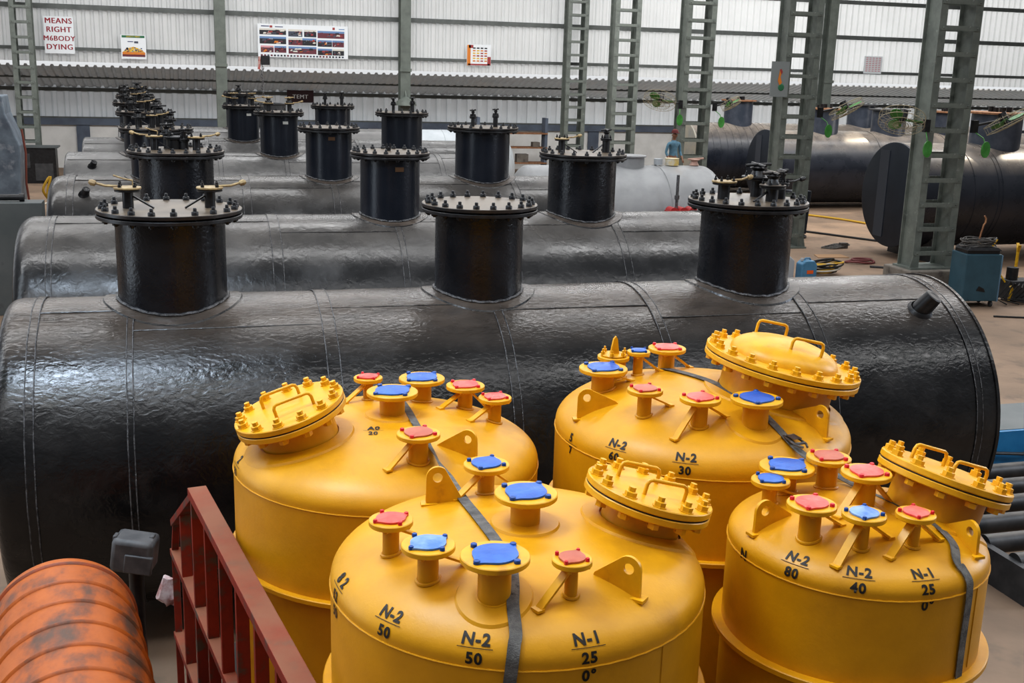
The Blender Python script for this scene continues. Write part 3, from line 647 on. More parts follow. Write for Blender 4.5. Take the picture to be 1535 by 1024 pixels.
b.tube([c-s_*.03-d*.05, c+s_*.03-d*.05], .009, 8); b.tube([c-s_*.03+d*.04, c+s_*.03+d*.04], .007, 8); b.bar(c-d*.04+UP*.01, c+d*.02+UP*.015, .05, .004)
tag(b.build('buckle', m_buckle, st), 'worn steel buckle')

# ------------------------------------------------------------------ truck bed, red gate, drum, grey housing
u = V((-.163, .987, 0)).normalized(); nl = V((-.987, -.163, 0)).normalized(); A0 = V((.973, 5.576, 0))
def TR(s_, w, z): return A0+u*s_+nl*w+UP*z
bed = thing('truck_flatbed', TR(-1, -.8, 0), 'dark truck flatbed carrying the yellow vessels, almost hidden beneath them', 'truck bed')
rt = bed.location
b = MB(); b.prism([TR(.95, .74, 1.02)-rt, TR(-4.2, .74, 1.02)-rt, TR(-4.2, -1.95, 1.02)-rt, TR(.95, -2.35, 1.02)-rt], (0, 0, .10)); b.build('deck', m_bed, bed, False)
for w in (.2, -1.5):
    b = MB(); b.bar(TR(.9, w, .9)-rt, TR(-4.1, w, .9)-rt, .12, .24); b.build('chassis_rail', m_dkgrey, bed, False)
for s_ in (-3.4, -.3):
    for w in (.45, -1.75):
        b = MB(); c = TR(s_, w, .40)-rt; b.lathe([(0, -.13), (.2, -.13), (.24, -.10), (.37, -.12), (.40, -.08), (.40, .08), (.37, .12), (.24, .10), (.2, .13), (0, .13)], 40, c, nl); b.build('wheel', m_cable, bed)
    b = MB(); b.cyl(TR(s_, .4, .4)-rt, TR(s_, -1.7, .4)-rt, .06); b.bar(TR(s_, .2, .4)-rt, TR(s_, .2, .85)-rt, .1, .3); b.bar(TR(s_, -1.5, .4)-rt, TR(s_, -1.5, .85)-rt, .1, .3); b.build('axle', m_dkgrey, bed)
gate = thing('truck_side_gate', TR(-.3, .88, 1.0), 'red oxide painted side gate with upright bars, left of the rear left yellow vessel', 'gate'); rt = gate.location
def G(s_, z): return TR(s_, .86, z)-rt
b = MB(); b.bar(G(.82, 2.185), G(-3.4, 2.20), .105, .055); tag(b.build('top_rail', m_redframe, gate, False, .004), 'worn top rail with scraped paint')
b = MB(); b.bar(G(.80, 2.175), G(1.66, 1.66), .075, .045); b.bar(G(1.65, 1.68), G(1.78, 1.40), .075, .045); b.build('sloped_end_bar', m_redframe, gate, False, .004)
b = MB(); b.bar(G(1.77, 1.42), G(1.77, .30), .075, .045); b.build('end_post', m_redframe, gate, False, .004)
for z in (1.42, .82):
    b = MB(); b.bar(G(1.76, z), G(-3.4, z+.03), .07, .045); b.build('middle_rail', m_redframe, gate, False, .004)
b = MB(); b.bar(G(1.79, .30), G(-3.4, .30), .075, .06); b.build('bottom_rail', m_redframe, gate, False, .004)
for s_ in (1.30, .86, .46, .06, -.34, -.74, -1.14, -1.54, -1.94, -2.4):
    zt = 2.17 if s_ < .8 else 2.175-(s_-.80)*.585
    b = MB(); b.bar(G(s_, .33), G(s_, zt-.02), .062, .034, side=tuple(u)); b.build('upright', m_redframe, gate, False, .002)
for s_ in (1.5, -3.2):
    b = MB(); b.bar(G(s_, 0)+UP*-rt.z, G(s_, .3), .06, .06); b.build('gate_foot', m_redframe, gate, False)

drum = thing('corrugated_drum', (0, 0, 0), 'orange ribbed steel drum with scraped paint, lying in the lower left corner', 'drum')
DR, DZ, DW, DS = .38, 1.498, 1.607, .914
e = TR(DS, DW, DZ); ax = -V((sin(RD(-7.8)), cos(RD(-7.8)), 0))
b = MB(); prof = [(0, 0), (DR-.09, 0), (DR-.05, .012), (DR-.012, .03), (DR, .06)]; L = 2.6
n = int(L/.05)
for i in range(1, n):
    s_ = .06+i*.05; prof.append((DR, s_))
prof += [(DR, L), (0, L+.02)]
b.lathe(prof, 96, e, ax); b.build('drum_body', m_orange, drum)
for i in range(10):
    s_ = .13+i*.235; b = MB(); b.lathe([(DR-.004, -.022), (DR+.005, -.014), (DR+.013, 0), (DR+.004, .012), (DR-.004, .016)], 96, e+ax*s_, ax); b.build('drum_rib', m_orange if i else m_rim, drum)
for s_ in (.5, 2.0):
    b = MB(); c = e+ax*s_; b.bar(V((c.x, c.y, 0)), V((c.x, c.y, DZ-DR+.02)), .5, .10, side=tuple(u)); b.build('cradle_leg', m_dkgrey, drum, False)

hp = V((-.39, 6.75, 0))
hs = thing('lamp_housing_post', hp, 'grey plastic box housing on a black post between the orange drum and the red gate', 'lamp post')
b = MB(); b.cyl((0, 0, 0), (0, 0, 1.6), .045, seg=20); b.disc((0, 0, 0), UP, .16, .02); b.build('post', m_blk, hs)
Rz = M.Rotation(RD(-14), 3, 'Z') @ M.Rotation(RD(8), 3, 'Y')
b = MB(); b.box((0.0, 0, 1.62), (.25, .20, .22), Rz); ho = b.build('housing', m_gplast, hs, True, .03)
b = MB(); b.box((0.02, -.105, 1.58), (.17, .03, .12), Rz); b.box((.105, 0.0, 1.70), (.03, .06, .05), Rz); b.box((-.105, -.0, 1.73), (.025, .06, .04), Rz); b.build('housing_clip', m_gplast, ho, True, .008)

rag = MB(); rag.lathe([(0, 0), (.05, .01), (.075, .06), (.05, .13), (.03, .19), (0, .20)], 16)
for v_ in rag.bm.verts: v_.co += V((.03*noise.noise(v_.co*25), .03*noise.noise(v_.co*22+V((5, 0, 0))), .02*noise.noise(v_.co*30)))
o = rag.build('cloth_rag', mat('pale_pink_rag', (.5, .42, .42), (.25, .10, .09), rough=.8, nscale=14)); o.location = TR(1.90, .90, .98); tag(o, 'pale pinkish rag tied on the far end post of the red gate', 'rag')
# ------------------------------------------------------------------ building shell
def corr(name, x0, x1, z0, z1, Y, m, pitch=.26, amp=.045, nz=1, y1=None, kind='structure'):
    b = MB(); P = []; x = x0
    while x < x1:
        for dx, dy in ((0, 0), (.25, 0), (.38, 1), (.87, 1)): P.append((x+dx*pitch, dy*amp))
        x += pitch
    y1 = Y if y1 is None else y1
    A = [b.v((x, Y-dy, z0)) for x, dy in P]; B = [b.v((x, y1-dy, z1)) for x, dy in P]
    if y1 != Y:
        b.bm.clear(); A = [b.v((x, Y, z0-dy)) for x, dy in P]; B = [b.v((x, y1, z1-dy)) for x, dy in P]
    for i in range(len(P)-1): b.face((A[i], A[i+1], B[i+1], B[i]))
    o = b.build(name, m, None, False); o['kind'] = kind; return o
def struct(name, b, m, smooth=False): o = b.build(name, m, None, smooth); o['kind'] = 'structure'; return o
YW = 45.3
b = MB(); b.box((12, 22, -.05), (90, 80, .1)); struct('floor', b, m_floor)
corr('wall_back', -16, 50, 4.22, 11, YW, m_sheet, pitch=.30, amp=.075)
corr('wall_lower_back', -16, 50, 1.98, 3.3, 49.0, m_lowsheet, pitch=.46, amp=.09)
corr('trim_1', -16, 50, 4.12, 3.28, 45.45, m_can, pitch=.30, amp=.07, y1=48.95)
tr = bpy.data.objects['trim_1']
b = MB(); b.box((17, 49.15, .86), (66, .25, 1.72)); struct('wall_masonry', b, m_masonry)
b = MB(); b.box((17, 49.05, 1.86), (66, .35, .28)); struct('trim_2', b, m_band)
for i, x in enumerate((-3.9, 7.4, 9.6, 12.6, 18, 24)):
    b = MB(); b.box((x, 49.0, .86), (.5, .12, 1.72)); struct('trim_%d' % (3+i), b, m_band)
for i, (z, h) in enumerate(((9.1, .18), (7.65, .16), (6.16, .17), (4.68, .12))):
    b = MB(); b.box((17, YW-.13, z), (66, .14, h)); b.box((17, YW-.19, z-h*.5+.012), (66, .04, .03)); struct('trim_%d' % (10+i), b, m_girt)
b = MB(); b.box((17, 48.88, 3.12), (66, .12, .14)); b.box((17, 48.9, 2.02), (66, .06, .06)); struct('trim_15', b, m_girt)
b = MB(); b.box((17, 47.2, 3.62), (66, .08, .08)); struct('trim_16', b, m_girt)
# outer side of the wall: bright ground seen through the slot is the sky itself
for i, x in enumerate((1.45, 8.45, 27.2, 34.2)):
    b = MB(); b.box((x-.16, YW-.45, 5.5), (.02, .5, 11)); b.box((x, YW-.45, 5.5), (.03, .46, 11)); 
    b = MB(); b.box((x, YW-.70, 5.5), (.40, .03, 11)); b.box((x, YW-.22, 5.5), (.40, .03, 11)); b.box((x, YW-.46, 5.5), (.025, .46, 11)); b.box((x, YW-.74, 4.25), (.46, .06, .12)); 
    tag(b.build('wall_column', m_colw, None, False), ['plain grey green wall column left of the collage poster', 'plain grey green wall column right of the collage poster', 'plain wall column behind the second laced column from the right', 'plain wall column near the right edge of the back wall'][i], 'column')

def laced(x, y, label, w=1.0, h=11, plinth=0, z0=0, pitch=.52, m=m_col, dep=.5):
    root = thing('laced_column', (x, y, 0), label, 'column'); sx = w/2-.09
    for i, s_ in enumerate((-1, 1)):
        b = MB(); X = s_*sx
        b.box((X, -dep/2, (h+plinth)/2), (.17, .022, h-plinth)); b.box((X, dep/2, (h+plinth)/2), (.17, .022, h-plinth)); b.box((X, 0, (h+plinth)/2), (.016, dep, h-plinth))
        b.build('upright_beam', m, root, False)
    n = int((h-plinth)/pitch); first = None
    for f in (-1, 1):
        for i in range(n):
            z = plinth+.35+i*pitch
            if first is None:
                b = MB(); b.box((0, 0, 0), (w-.06, .014, .095))
                for q in (-1, 1): b.lathe([(0, 0), (.02, 0), (.016, .014), (0, .018)], 8, (q*(w/2-.1), -.007, 0), (0, -1, 0))
                first = b.build('batten', m, root, False); first.location = (0, f*(dep/2+.02), z)
            else: inst(first, root, (0, f*(dep/2+.02), z))
    b = MB(); b.box((0, 0, plinth+.02), (w+.12, dep+.16, .04))
    for q in (-1, 1): b.prism([(q*(w/2-.02), -dep/2-.02, plinth+.04), (q*(w/2+.05), -dep/2-.02, plinth+.04), (q*(w/2-.02), -dep/2-.02, plinth+.34)], (0, .015, 0))
    b.build('base_plate', m, root, False)
    if plinth:
        b = MB(); b.box((0, 0, plinth/2), (w+.35, dep+.5, plinth)); b.build('concrete_plinth', m_conc, root, False, .03)
    return root
laced(15.45, 20.75, 'nearest tall laced column on the right, standing on a concrete plinth', 1.02, plinth=.55)
laced(15.45, 26.9, 'second laced column from the right, carrying a small board with a flower picture')
laced(15.45, 33.1, 'third laced column from the right, beside the beige tank end')
laced(15.45, 39.2, 'fourth laced column from the right, slimmer and further back')
laced(15.45, 44.9-.3, 'fifth laced column from the right, close against the back wall', .9)
laced(-5.35, 44.3, 'laced column at the far left, above the black cabinet', .74)

# ------------------------------------------------------------------ boards on the wall
def flat_text(b, body, size, cx, cz, y, mi, bold=.03):
    me = text_mesh(body, size, 0); n0 = len(b.bm.verts); f0 = len(b.bm.faces)
    for k in (-1, 0, 1):
        nn = len(b.bm.verts); b.bm.from_mesh(me); b.bm.verts.ensure_lookup_table()
        for v_ in b.bm.verts[nn:]: v_.co = V((cx+v_.co.x+k*size*.03, y-.001*k, cz+v_.co.y))
    bpy.data.meshes.remove(me); b.bm.faces.ensure_lookup_table()
    for f in b.bm.faces[f0:]: f.material_index = mi
YB = YW-.24
def board(name, x0, x1, z0, z1, label, Y=YB, m=m_paper, th=.03):
    root = thing(name, ((x0+x1)/2, Y, z0), label, 'sign'); b = MB(); b.box((0, 0, (z1-z0)/2), (x1-x0, th, z1-z0)); b.build('panel', m, root, False); return root
s1 = board('wall_sign', -4.72, -3.70, 4.50, 5.80, 'white board with four lines of dark red capitals on the far left of the wall')
for i, (l, mm) in enumerate((('MEANS', m_signred), ('RIGHT', m_signred), ('M6BODY', m_signblk), ('DYING', m_signred))):
    b = MB(); flat_text(b, l, .27 if i != 2 else .25, 0, 1.06-i*.305, -.02, 0); b.build('lettering', mm if i != 2 else m_signred, s1, False)
def cmat(n, c): return mat(n, c, rough=.6)
PC = [cmat('picture_'+n, c) for n, c in (('red', (.32, .05, .05)), ('maroon', (.14, .035, .05)), ('sky', (.14, .24, .42)), ('slate', (.07, .08, .11)), ('orange', (.60, .20, .03)), ('cream', (.60, .58, .52)), ('green', (.03, .15, .07)), ('black', (.025, .025, .03)), ('yellow', (.65, .42, .05)), ('ink', (.06, .07, .15)), ('pink', (.6, .3, .32)))]
def pict(b, x0, x1, z0, z1, y, rng, base=1, cols=(2, 2, 3, 4, 8, 11)):
    # a small photo: sky strip, mid tone ground, a few irregular shapes
    b.box(((x0+x1)/2, y, (z0+z1)/2), (x1-x0, .004, z1-z0), mi=base)
    w, h = x1-x0, z1-z0
    b.box(((x0+x1)/2, y-.003, z1-h*.14), (w, .004, h*.28), mi=rng.choice((3, 6, 3, 11)))
    for k in range(13):
        cx = rng.uniform(x0+w*.12, x1-w*.12); cz = rng.uniform(z0+h*.15, z1-h*.3); a, c = w*rng.uniform(.05, .12), h*rng.uniform(.08, .15)
        b.prism([(cx-a, y-.006-k*.001, cz-c), (cx+a, y-.006-k*.001, cz-c*rng.uniform(.4, 1)), (cx+a*.8, y-.006-k*.001, cz+c), (cx-a*.6, y-.006-k*.001, cz+c*rng.uniform(.5, 1.3))], (0, -.001, 0), mi=rng.choice(cols))
MP = [m_paper]+PC
rng = random.Random(3)
s2 = board('collage_poster', 2.84, 6.26, 4.60, 5.82, 'long banner with a grid of small industrial photographs on the back wall')
b = MB(); H_ = 1.22; W_ = 3.42; x0 = -W_/2
for (a, c, z0_, z1_) in ((.02, .31, .68, .86), (.02, .31, .40, .62), (.03, .17, .14, .34), (.18, .31, .14, .34), (.335, .49, .64, .86), (.51, .645, .64, .86), (.66, .96, .62, .84), (.335, .49, .38, .60), (.49, .645, .38, .60), (.335, .645, .12, .34), (.66, .82, .36, .56), (.825, .955, .36, .56), (.66, .82, .10, .30), (.825, .955, .10, .30)):
    pict(b, x0+a*W_, x0+c*W_, z0_*H_, z1_*H_, -.018, rng, base=rng.choice((2, 8, 4, 2, 10)), cols=(1, 2, 4, 5, 6, 8, 2, 4, 8))
for i in range(26): b.box((x0+W_*(.04+i*.036), -.018, H_*.05), (W_*.022, .004, H_*.05), mi=rng.choice((8, 4, 2, 8)))
b.box((x0+.28, -.018, H_*.93), (.30, .004, .035), mi=10); b.box((x0+.50, -.018, H_*.92), (.10, .004, .08), mi=1); b.box((x0+.8, -.018, H_*.92), (.3, .004, .03), mi=10)
b.box((x0+W_*.84, -.018, H_*.92), (.09, .004, .09), mi=1); b.box((x0+W_*.93, -.018, H_*.905), (.22, .004, .03), mi=3)
b.build('printed_pictures', MP, s2, False)
s3 = board('picture_poster', -2.10, -1.22, 4.38, 5.24, 'small poster with a green header and a picture of an orange heap')
b = MB(); b.box((0, -.018, .80), (.80, .004, .08), mi=7)
flat_text(b, 'SAFETY FIRST', .075, 0, .775, -.022, 9)
b.box((-.1, -.018, .62), (.2, .004, .03), mi=10); b.box((.1, -.018, .60), (.14, .004, .07), mi=4)
b.box((0, -.018, .12), (.80, .004, .08), mi=2); b.box((0, -.018, .20), (.80, .004, .09), mi=5)
b.prism([(-.38, -.02, .25), (.38, -.02, .25), (.2, -.02, .38), (.0, -.02, .44), (-.22, -.02, .38)], (0, -.003, 0), mi=9)
for k in range(26):
    x, z = rng.uniform(-.3, .3), rng.uniform(.26, .40); b.box((x, -.026, z), (.05, .003, .035), mi=rng.choice((1, 3, 6, 8, 5, 10, 7)))
b.build('printed_picture', MP, s3, False)
s4 = board('notice_poster', 11.02, 12.02, 4.50, 5.32, 'small red and white notice with lines of orange writing, between the wall columns')
b = MB(); b.box((-.42, -.018, .40), (.14, .004, .80), mi=5); b.box((-.33, -.018, .74), (.18, .004, .12), mi=1); b.box((.42, -.018, .18), (.14, .004, .34), mi=1); b.box((0, -.018, .04), (.9, .004, .06), mi=1)
for i in range(6):
    for q in range(4): b.box((-.2+q*.16, -.018, .68-i*.10), (.11, .004, .05), mi=rng.choice((5, 1, 5, 9)) if i else 8)
b.build('printed_lines', MP, s4, False)
s5 = board('notice_poster', 29.2, 30.1, 4.64, 5.40, 'faint white notice with pale red rows on the bright right wall')
b = MB()
for i in range(8):
    for q in range(5): b.box((-.32+q*.16, -.018, .68-i*.08), (.11, .004, .035), mi=11)
b.build('printed_lines', MP, s5, False)
s6 = board('painted_board', 14.0, 14.5, 3.98, 4.86, 'grey board with a small flower picture fixed on the second laced column', Y=26.45, m=mat('pale_grey_board', (.22, .24, .24), rough=.5))
s6.location.x = 14.72
b = MB(); b.prism([(.0, -.02, .28), (.06, -.02, .36), (.01, -.02, .5), (.05, -.02, .66), (-.02, -.02, .68), (-.06, -.02, .4)], (0, -.004, 0), mi=5)
b.prism([(.03, -.022, .56), (.06, -.022, .62), (.02, -.022, .70), (-.03, -.022, .68)], (0, -.004, 0), mi=1)
b.lathe([(0, 0), (.09, 0), (.07, .01), (0, .012)], 14, (.05, -.018, .24), (0, -1, 0), mi=7); b.build('flower_picture', MP, s6, False)
for (x, z, lab, tx) in ((-1.9, 2.75, 'dark sign board with pale characters, left, behind the stacked black fittings', 'I.L.M'), (4.75, 2.78, 'dark red sign board with pale characters, hanging under the canopy in the middle', 'TEMT')):
    s_ = board('hanging_sign', x-.55, x+.55, z, z+.50, lab, Y=48.6, m=m_dkgrey if x < 0 else mat('dark_maroon_board', (.05, .02, .025), rough=.6))
    b = MB(); flat_text(b, tx, .24, 0, .16, -.02, 0); b.build('lettering', m_paper, s_, False)
    b = MB(); b.cyl((-.5, 0, .5), (-.5, 0, .85), .015, seg=6); b.cyl((.5, 0, .5), (.5, 0, .85), .015, seg=6); b.build('hanger', m_dkgrey, s_)

# ------------------------------------------------------------------ fans on the columns
def fan(x, y, z, sgn, label, tilt=25, s=1.0, rz=0):
    root = thing('wall_fan', (x, y, z), label, 'fan', None, rz); S = s
    b = MB(); b.tube([(0, 0, .0), (sgn*.25*S, -.03, .06), (sgn*.42*S, -.05, .10)], .028, 8); b.box((0, 0, -.02), (.12, .10, .26)); b.build('bracket_arm', m_blk, root)
    c = V((sgn*.60*S, -.12, .10)); ax = V((sgn*.35, -.40, -.85)).normalized()
    b = MB(); b.cyl(c-ax*.20, c-ax*.02, .085*S, seg=20); b.cyl(c-ax*.02, c+ax*.05, .04*S, seg=16); b.build('motor', m_blk, root)
    a, d, ax = frame(ax)
    for k in range(3):
        t0 = 2*pi*k/3+.5; b = MB(); e = a*cos(t0)+d*sin(t0); f = a*(-sin(t0))+d*cos(t0)
        pts = []
        for i in range(12):
            u_ = i/12*2*pi; pts.append(c+e*(.21*S+.16*S*cos(u_))+f*(.10*S*sin(u_))+ax*(.04*sin(u_)))
        b.prism(pts, ax*.008); b.build('blade', m_grn, root, False)
    b = MB(); R_ = .40*S
    for zz, rr in ((.09, R_), (.12, R_*.66), (.13, R_*.33), (-.07, R_)): b.tube([c+ax*zz+(a*cos(t)+d*sin(t))*rr for t in [2*pi*i/36 for i in range(36)]], .007, 5, closed=True)
    for i in range(24):
        t = 2*pi*i/24; e = a*cos(t)+d*sin(t); b.tube([c+ax*.13+e*.05, c+ax*.12+e*R_*.66, c+ax*.09+e*R_, c-ax*.07+e*R_, c-ax*.12+e*R_*.4], .0035, 4)
    b.build('wire_guard', m_wire, root)
    b = MB()
    pts = [V((sgn*.12+.13*cos(t)*.8, -.30, -.48+.17*sin(t))) for t in [2*pi*i/18 for i in range(18)]]
    b.prism(pts, (0, .03, 0)); b.tube([(0, 0, -.12), (sgn*.1, -.2, -.25), (sgn*.12, -.28, -.4)], .012, 6); b.build('switch_plate', m_grn, root, False)
    return root
fan(14.86, 20.42, 3.62, -1, 'fan with green blades on the left side of the nearest laced column', s=1.15)
fan(16.04, 20.42, 3.62, 1, 'fan with green blades on the right side of the nearest laced column', s=1.1)
fan(16.04, 26.55, 3.62, 1, 'fan with green blades on the right side of the second laced column', s=1.15)
fan(14.86, 32.75, 3.55, -1, 'fan with green blades on the left side of the third laced column', s=1.25)
fan(16.04, 32.75, 3.5, 1, 'fan with a dark guard on the right side of the third laced column', s=.8)

# ------------------------------------------------------------------ person on a platform
pf = thing('work_platform', (14.35, 31.9, 0), 'low dark work platform under the person beside the beige tank end', 'platform')
b = MB(); b.box((0, 0, 1.0), (1.2, .9, .05)); b.build('deck', m_dkgrey, pf, False)
for x in (-.55, .55):
    for y in (-.4, .4): b = MB(); b.box((x, y, .49), (.05, .05, .98)); b.build('leg', m_dkgrey, pf, False)
pr = thing('person', (14.35, 31.9, 1.025), 'person in a blue shirt and dark red cap standing behind the whitish tank', 'person')
pr.rotation_euler = (0, 0, RD(12))
me = bpy.data.meshes.new('body')
J = [(0, 0, .95, .13, .10), (0, .01, 1.12, .125, .10), (0, 0, 1.32, .17, .11), (0, .01, 1.46, .055, .055), (0, .0, 1.54, .05, .05), (0, -.02, 1.60, .075, .09), (0, -.015, 1.68, .08, .095),
     (.10, 0, .88, .09, .09), (.11, -.02, .50, .06, .06), (.12, 0, .10, .04, .045), (.13, -.12, .04, .04, .03),
     (-.10, 0, .88, .09, .09), (-.11, .0, .50, .06, .06), (-.12, .02, .10, .04, .045), (-.13, -.10, .04, .04, .03),
     (.20, 0, 1.38, .055, .055), (.26, .02, 1.10, .042, .042), (.22, -.16, .93, .032, .032), (.20, -.22, .88, .03, .02),
     (-.20, 0, 1.38, .055, .055), (-.27, .02, 1.10, .042, .042), (-.24, -.12, .90, .032, .032), (-.23, -.17, .84, .03, .02)]
E_ = [(0, 1), (1, 2), (2, 3), (3, 4), (4, 5), (5, 6), (0, 7), (7, 8), (8, 9), (9, 10), (0, 11), (11, 12), (12, 13), (13, 14), (2, 15), (15, 16), (16, 17), (17, 18), (2, 19), (19, 20), (20, 21), (21, 22)]
for hx, base in ((.20, 18), (-.23, 22)):
    h = J[base]
    for k in range(5):
        o = (k-2)*.017; i = len(J); L = (.05, .07, .075, .07, .055)[k]
        if k == 0: J.append((h[0]+(-.035 if hx > 0 else .035), h[1]-.01, h[2]-.02, .009, .009)); J.append((h[0]+(-.045 if hx > 0 else .045), h[1]-.03, h[2]-.05, .008, .008))
        else: J.append((h[0]+o*.9, h[1]-.02, h[2]-.04, .009, .009)); J.append((h[0]+o, h[1]-.02, h[2]-.04-L*.6, .008, .008))
        E_ += [(base, i), (i, i+1)]
me.from_pydata([j[:3] for j in J], E_, []); bo = bpy.data.objects.new('body', me); COL.objects.link(bo)
sk = bo.modifiers.new('skin', 'SKIN'); 
if not me.skin_vertices: me.attributes  # created with the modifier below
bpy.context.view_layer.update()
if len(me.skin_vertices) == 0:
    bpy.context.view_layer.objects.active = bo; bpy.ops.mesh.customdata_skin_add()
for j, sv in zip(J, me.skin_vertices[0].data): sv.radius = (j[3], j[4])
me.skin_vertices[0].data[0].use_root = True
ss = bo.modifiers.new('sub', 'SUBSURF'); ss.levels = ss.render_levels = 1
m2 = bpy.data.meshes.new_from_object(bo.evaluated_get(bpy.context.evaluated_depsgraph_get())); bpy.data.objects.remove(bo)
m2.materials.clear()
for x in (m_skin, m_shirt, m_trous): m2.materials.append(x)
for f in m2.polygons:
    c = f.center; f.material_index = 2 if (c.z < .93 and abs(c.x) < .19 and c.y > -.11) or c.z < .7 else 1 if (1.0 < c.z < 1.47) else 0
m2.shade_smooth(); m2.name = 'body'; bo = bpy.data.objects.new('body', m2); COL.objects.link(bo); bo.parent = pr
b = MB(); b.lathe([(.098, 1.68), (.105, 1.72), (.085, 1.775), (.04, 1.80), (0, 1.805)], 20, (0, -.015, 0)); b.prism([(.09, -.07, 1.69), (.07, -.17, 1.685), (-.07, -.17, 1.685), (-.09, -.07, 1.69)], (0, 0, .012)); b.build('cap', m_capred, pr)
b = MB(); b.lathe([(0, 0), (.013, .0), (.016, .02), (.006, .05), (0, .05)], 8, (0, -.115, 1.60)); 
for q in (-1, 1): b.lathe([(0, 0), (.01, 0), (0, .006)], 8, (q*.03, -.108, 1.655), (0, -1, 0)); b.lathe([(0, 0), (.022, 0), (.018, .02), (0, .02)], 8, (q*.085, -.01, 1.62), (q, 0, 0))
b.bar((-.022, -.108, 1.575), (.022, -.108, 1.575), .008, .006); b.build('face_features', m_skin, pr)

# ------------------------------------------------------------------ right side floor things
def cable(name, pts, r, m, label, cat='cable'):
    P = [V(p_) for p_ in pts]; Q = []
    for i in range(len(P)-1):
        p0, p1, p2, p3 = P[max(i-1, 0)], P[i], P[i+1], P[min(i+2, len(P)-1)]
        for k in range(6):
            t = k/6; Q.append(.5*((2*p1)+(-p0+p2)*t+(2*p0-5*p1+4*p2-p3)*t*t+(-p0+3*p1-3*p2+p3)*t**3))
    Q.append(P[-1]); b = MB(); b.tube(Q, r, 6); o = b.build(name, m); return tag(o, label, cat)
w = thing('welding_cabinet', (15.65, 19.35, 0), 'dark teal welding machine cabinet on small casters with wires heaped on top', 'welding machine', None, RD(-8))
b = MB(); b.box((0, 0, .62), (.78, .6, .98)); bd = b.build('cabinet', m_weld, w, False, .02)
b = MB(); b.box((.41, .02, .60), (.05, .56, .96)); b.build('side_panel', m_weldl, w, False)
b = MB(); b.box((0, .0, 1.14), (.70, .5, .10)); b.prism([(-.38, -.28, 1.18), (.38, -.28, 1.18), (.3, -.25, 1.24), (-.3, -.25, 1.24)], (0, .5, 0)); b.build('top_vent', m_blk, w, False)
for x in (-.3, .3):
    for y in (-.22, .22): b = MB(); b.cyl((x-.02, y, .065), (x+.02, y, .065), .06, seg=14); b.box((x, y, .11), (.03, .05, .06)); b.build('caster', m_dkgrey, w)
b = MB()
for q in range(9):
    c0 = V((random.uniform(-.08, .08), random.uniform(-.05, .05), 1.25+q*.018)); ra, rb = random.uniform(.24, .38), random.uniform(.14, .24)
    b.tube([c0+V((ra*cos(t), rb*sin(t), .02*sin(3*t+q))) for t in [2*pi*i/20 for i in range(20)]], .014, 5, closed=True)
b.build('cable_coil', m_wirec, w)
b = MB(); b.tube([(.0, 0, 1.3), (.03, 0, 1.5), (.07, 0, 1.68), (.10, 0, 1.72), (.10, 0, 1.80), (.06, 0, 1.86)], .018, 6); b.build('hook_rod', m_rustfl, w)
b = MB(); b.prism([(-.05, -.312, .45), (.06, -.312, .40), (.10, -.312, .33), (.02, -.312, .34), (-.10, -.312, .36)], (0, .006, 0)); b.build('worn_patch', m_blk, bd, False)

j = thing('jerrycan', (13.55, 22.4, 0), 'light blue plastic jerrycan beside the grey one, behind the nearest tank', 'jerrycan')
b = MB(); b.prism([(-.2, -.14, 0), (.2, -.14, 0), (.2, -.14, .36), (.12, -.14, .46), (-.10, -.14, .46), (-.2, -.14, .38)], (0, .28, 0)); b.build('body', m_can1, j, False, .03)
b = MB(); b.tube([(-.06, 0, .44), (-.05, 0, .50), (.06, 0, .50), (.10, 0, .44)], .018, 8); b.build('handle', m_can1, j)
b = MB(); b.cyl((-.12, 0, .44), (-.12, 0, .50), .04, seg=14); b.build('screw_cap', m_can2, j)
b = MB(); b.box((.02, -.143, .2), (.16, .006, .08)); b.build('paper_label', m_orcap, j, False)
j = thing('jerrycan', (13.05, 22.6, 0), 'grey plastic jerrycan with an orange cap, left of the light blue one', 'jerrycan')
b = MB(); b.prism([(-.22, -.16, 0), (.22, -.16, 0), (.22, -.16, .44), (.1, -.16, .54), (-.12, -.16, .54), (-.22, -.16, .46)], (0, .32, 0)); b.build('body', m_can2, j, False, .03)
b = MB(); b.cyl((.08, 0, .53), (.08, 0, .60), .055, seg=14); b.build('screw_cap', m_orcap, j)
h = thing('hose_coil', (14.35, 22.9, 0), 'heap of black and yellow hoses beside the light blue jerrycan', 'hoses')
for mm, nn, off in ((m_cable, 6, 0), (m_cabley, 4, .05), (m_cablew, 2, .1)):
    b = MB()
    for q in range(nn):
        c0 = V((random.uniform(-.12, .12), random.uniform(-.1, .1), .06+off+q*.05)); ra = random.uniform(.22, .38); ty = random.uniform(-.6, .6)
        b.tube([c0+V((ra*cos(t), ra*.7*sin(t), max(-c0.z+.03, .16*sin(t)*ty+.08*ra*cos(t)))) for t in [2*pi*i/24 for i in range(24)]], .022, 6, closed=True)
    b.build('hose', mm, h)
b = MB(); b.tube([(.35*cos(t)*1.1, .22*sin(t), .04+.02*sin(2*t)) for t in [2*pi*i/24 for i in range(24)]], .03, 6, closed=True); b.tube([(.25*cos(t)+.03, .16*sin(t), .09) for t in [2*pi*i/20 for i in range(20)]], .028, 6, closed=True)
o = b.build('hose_ring', mat('dull_red_hose', (.17, .05, .05), rough=.6)); o.location = (16.2, 24.3, 0); tag(o, 'dull red hose ring lying flat on the floor left of the column plinth', 'hose')
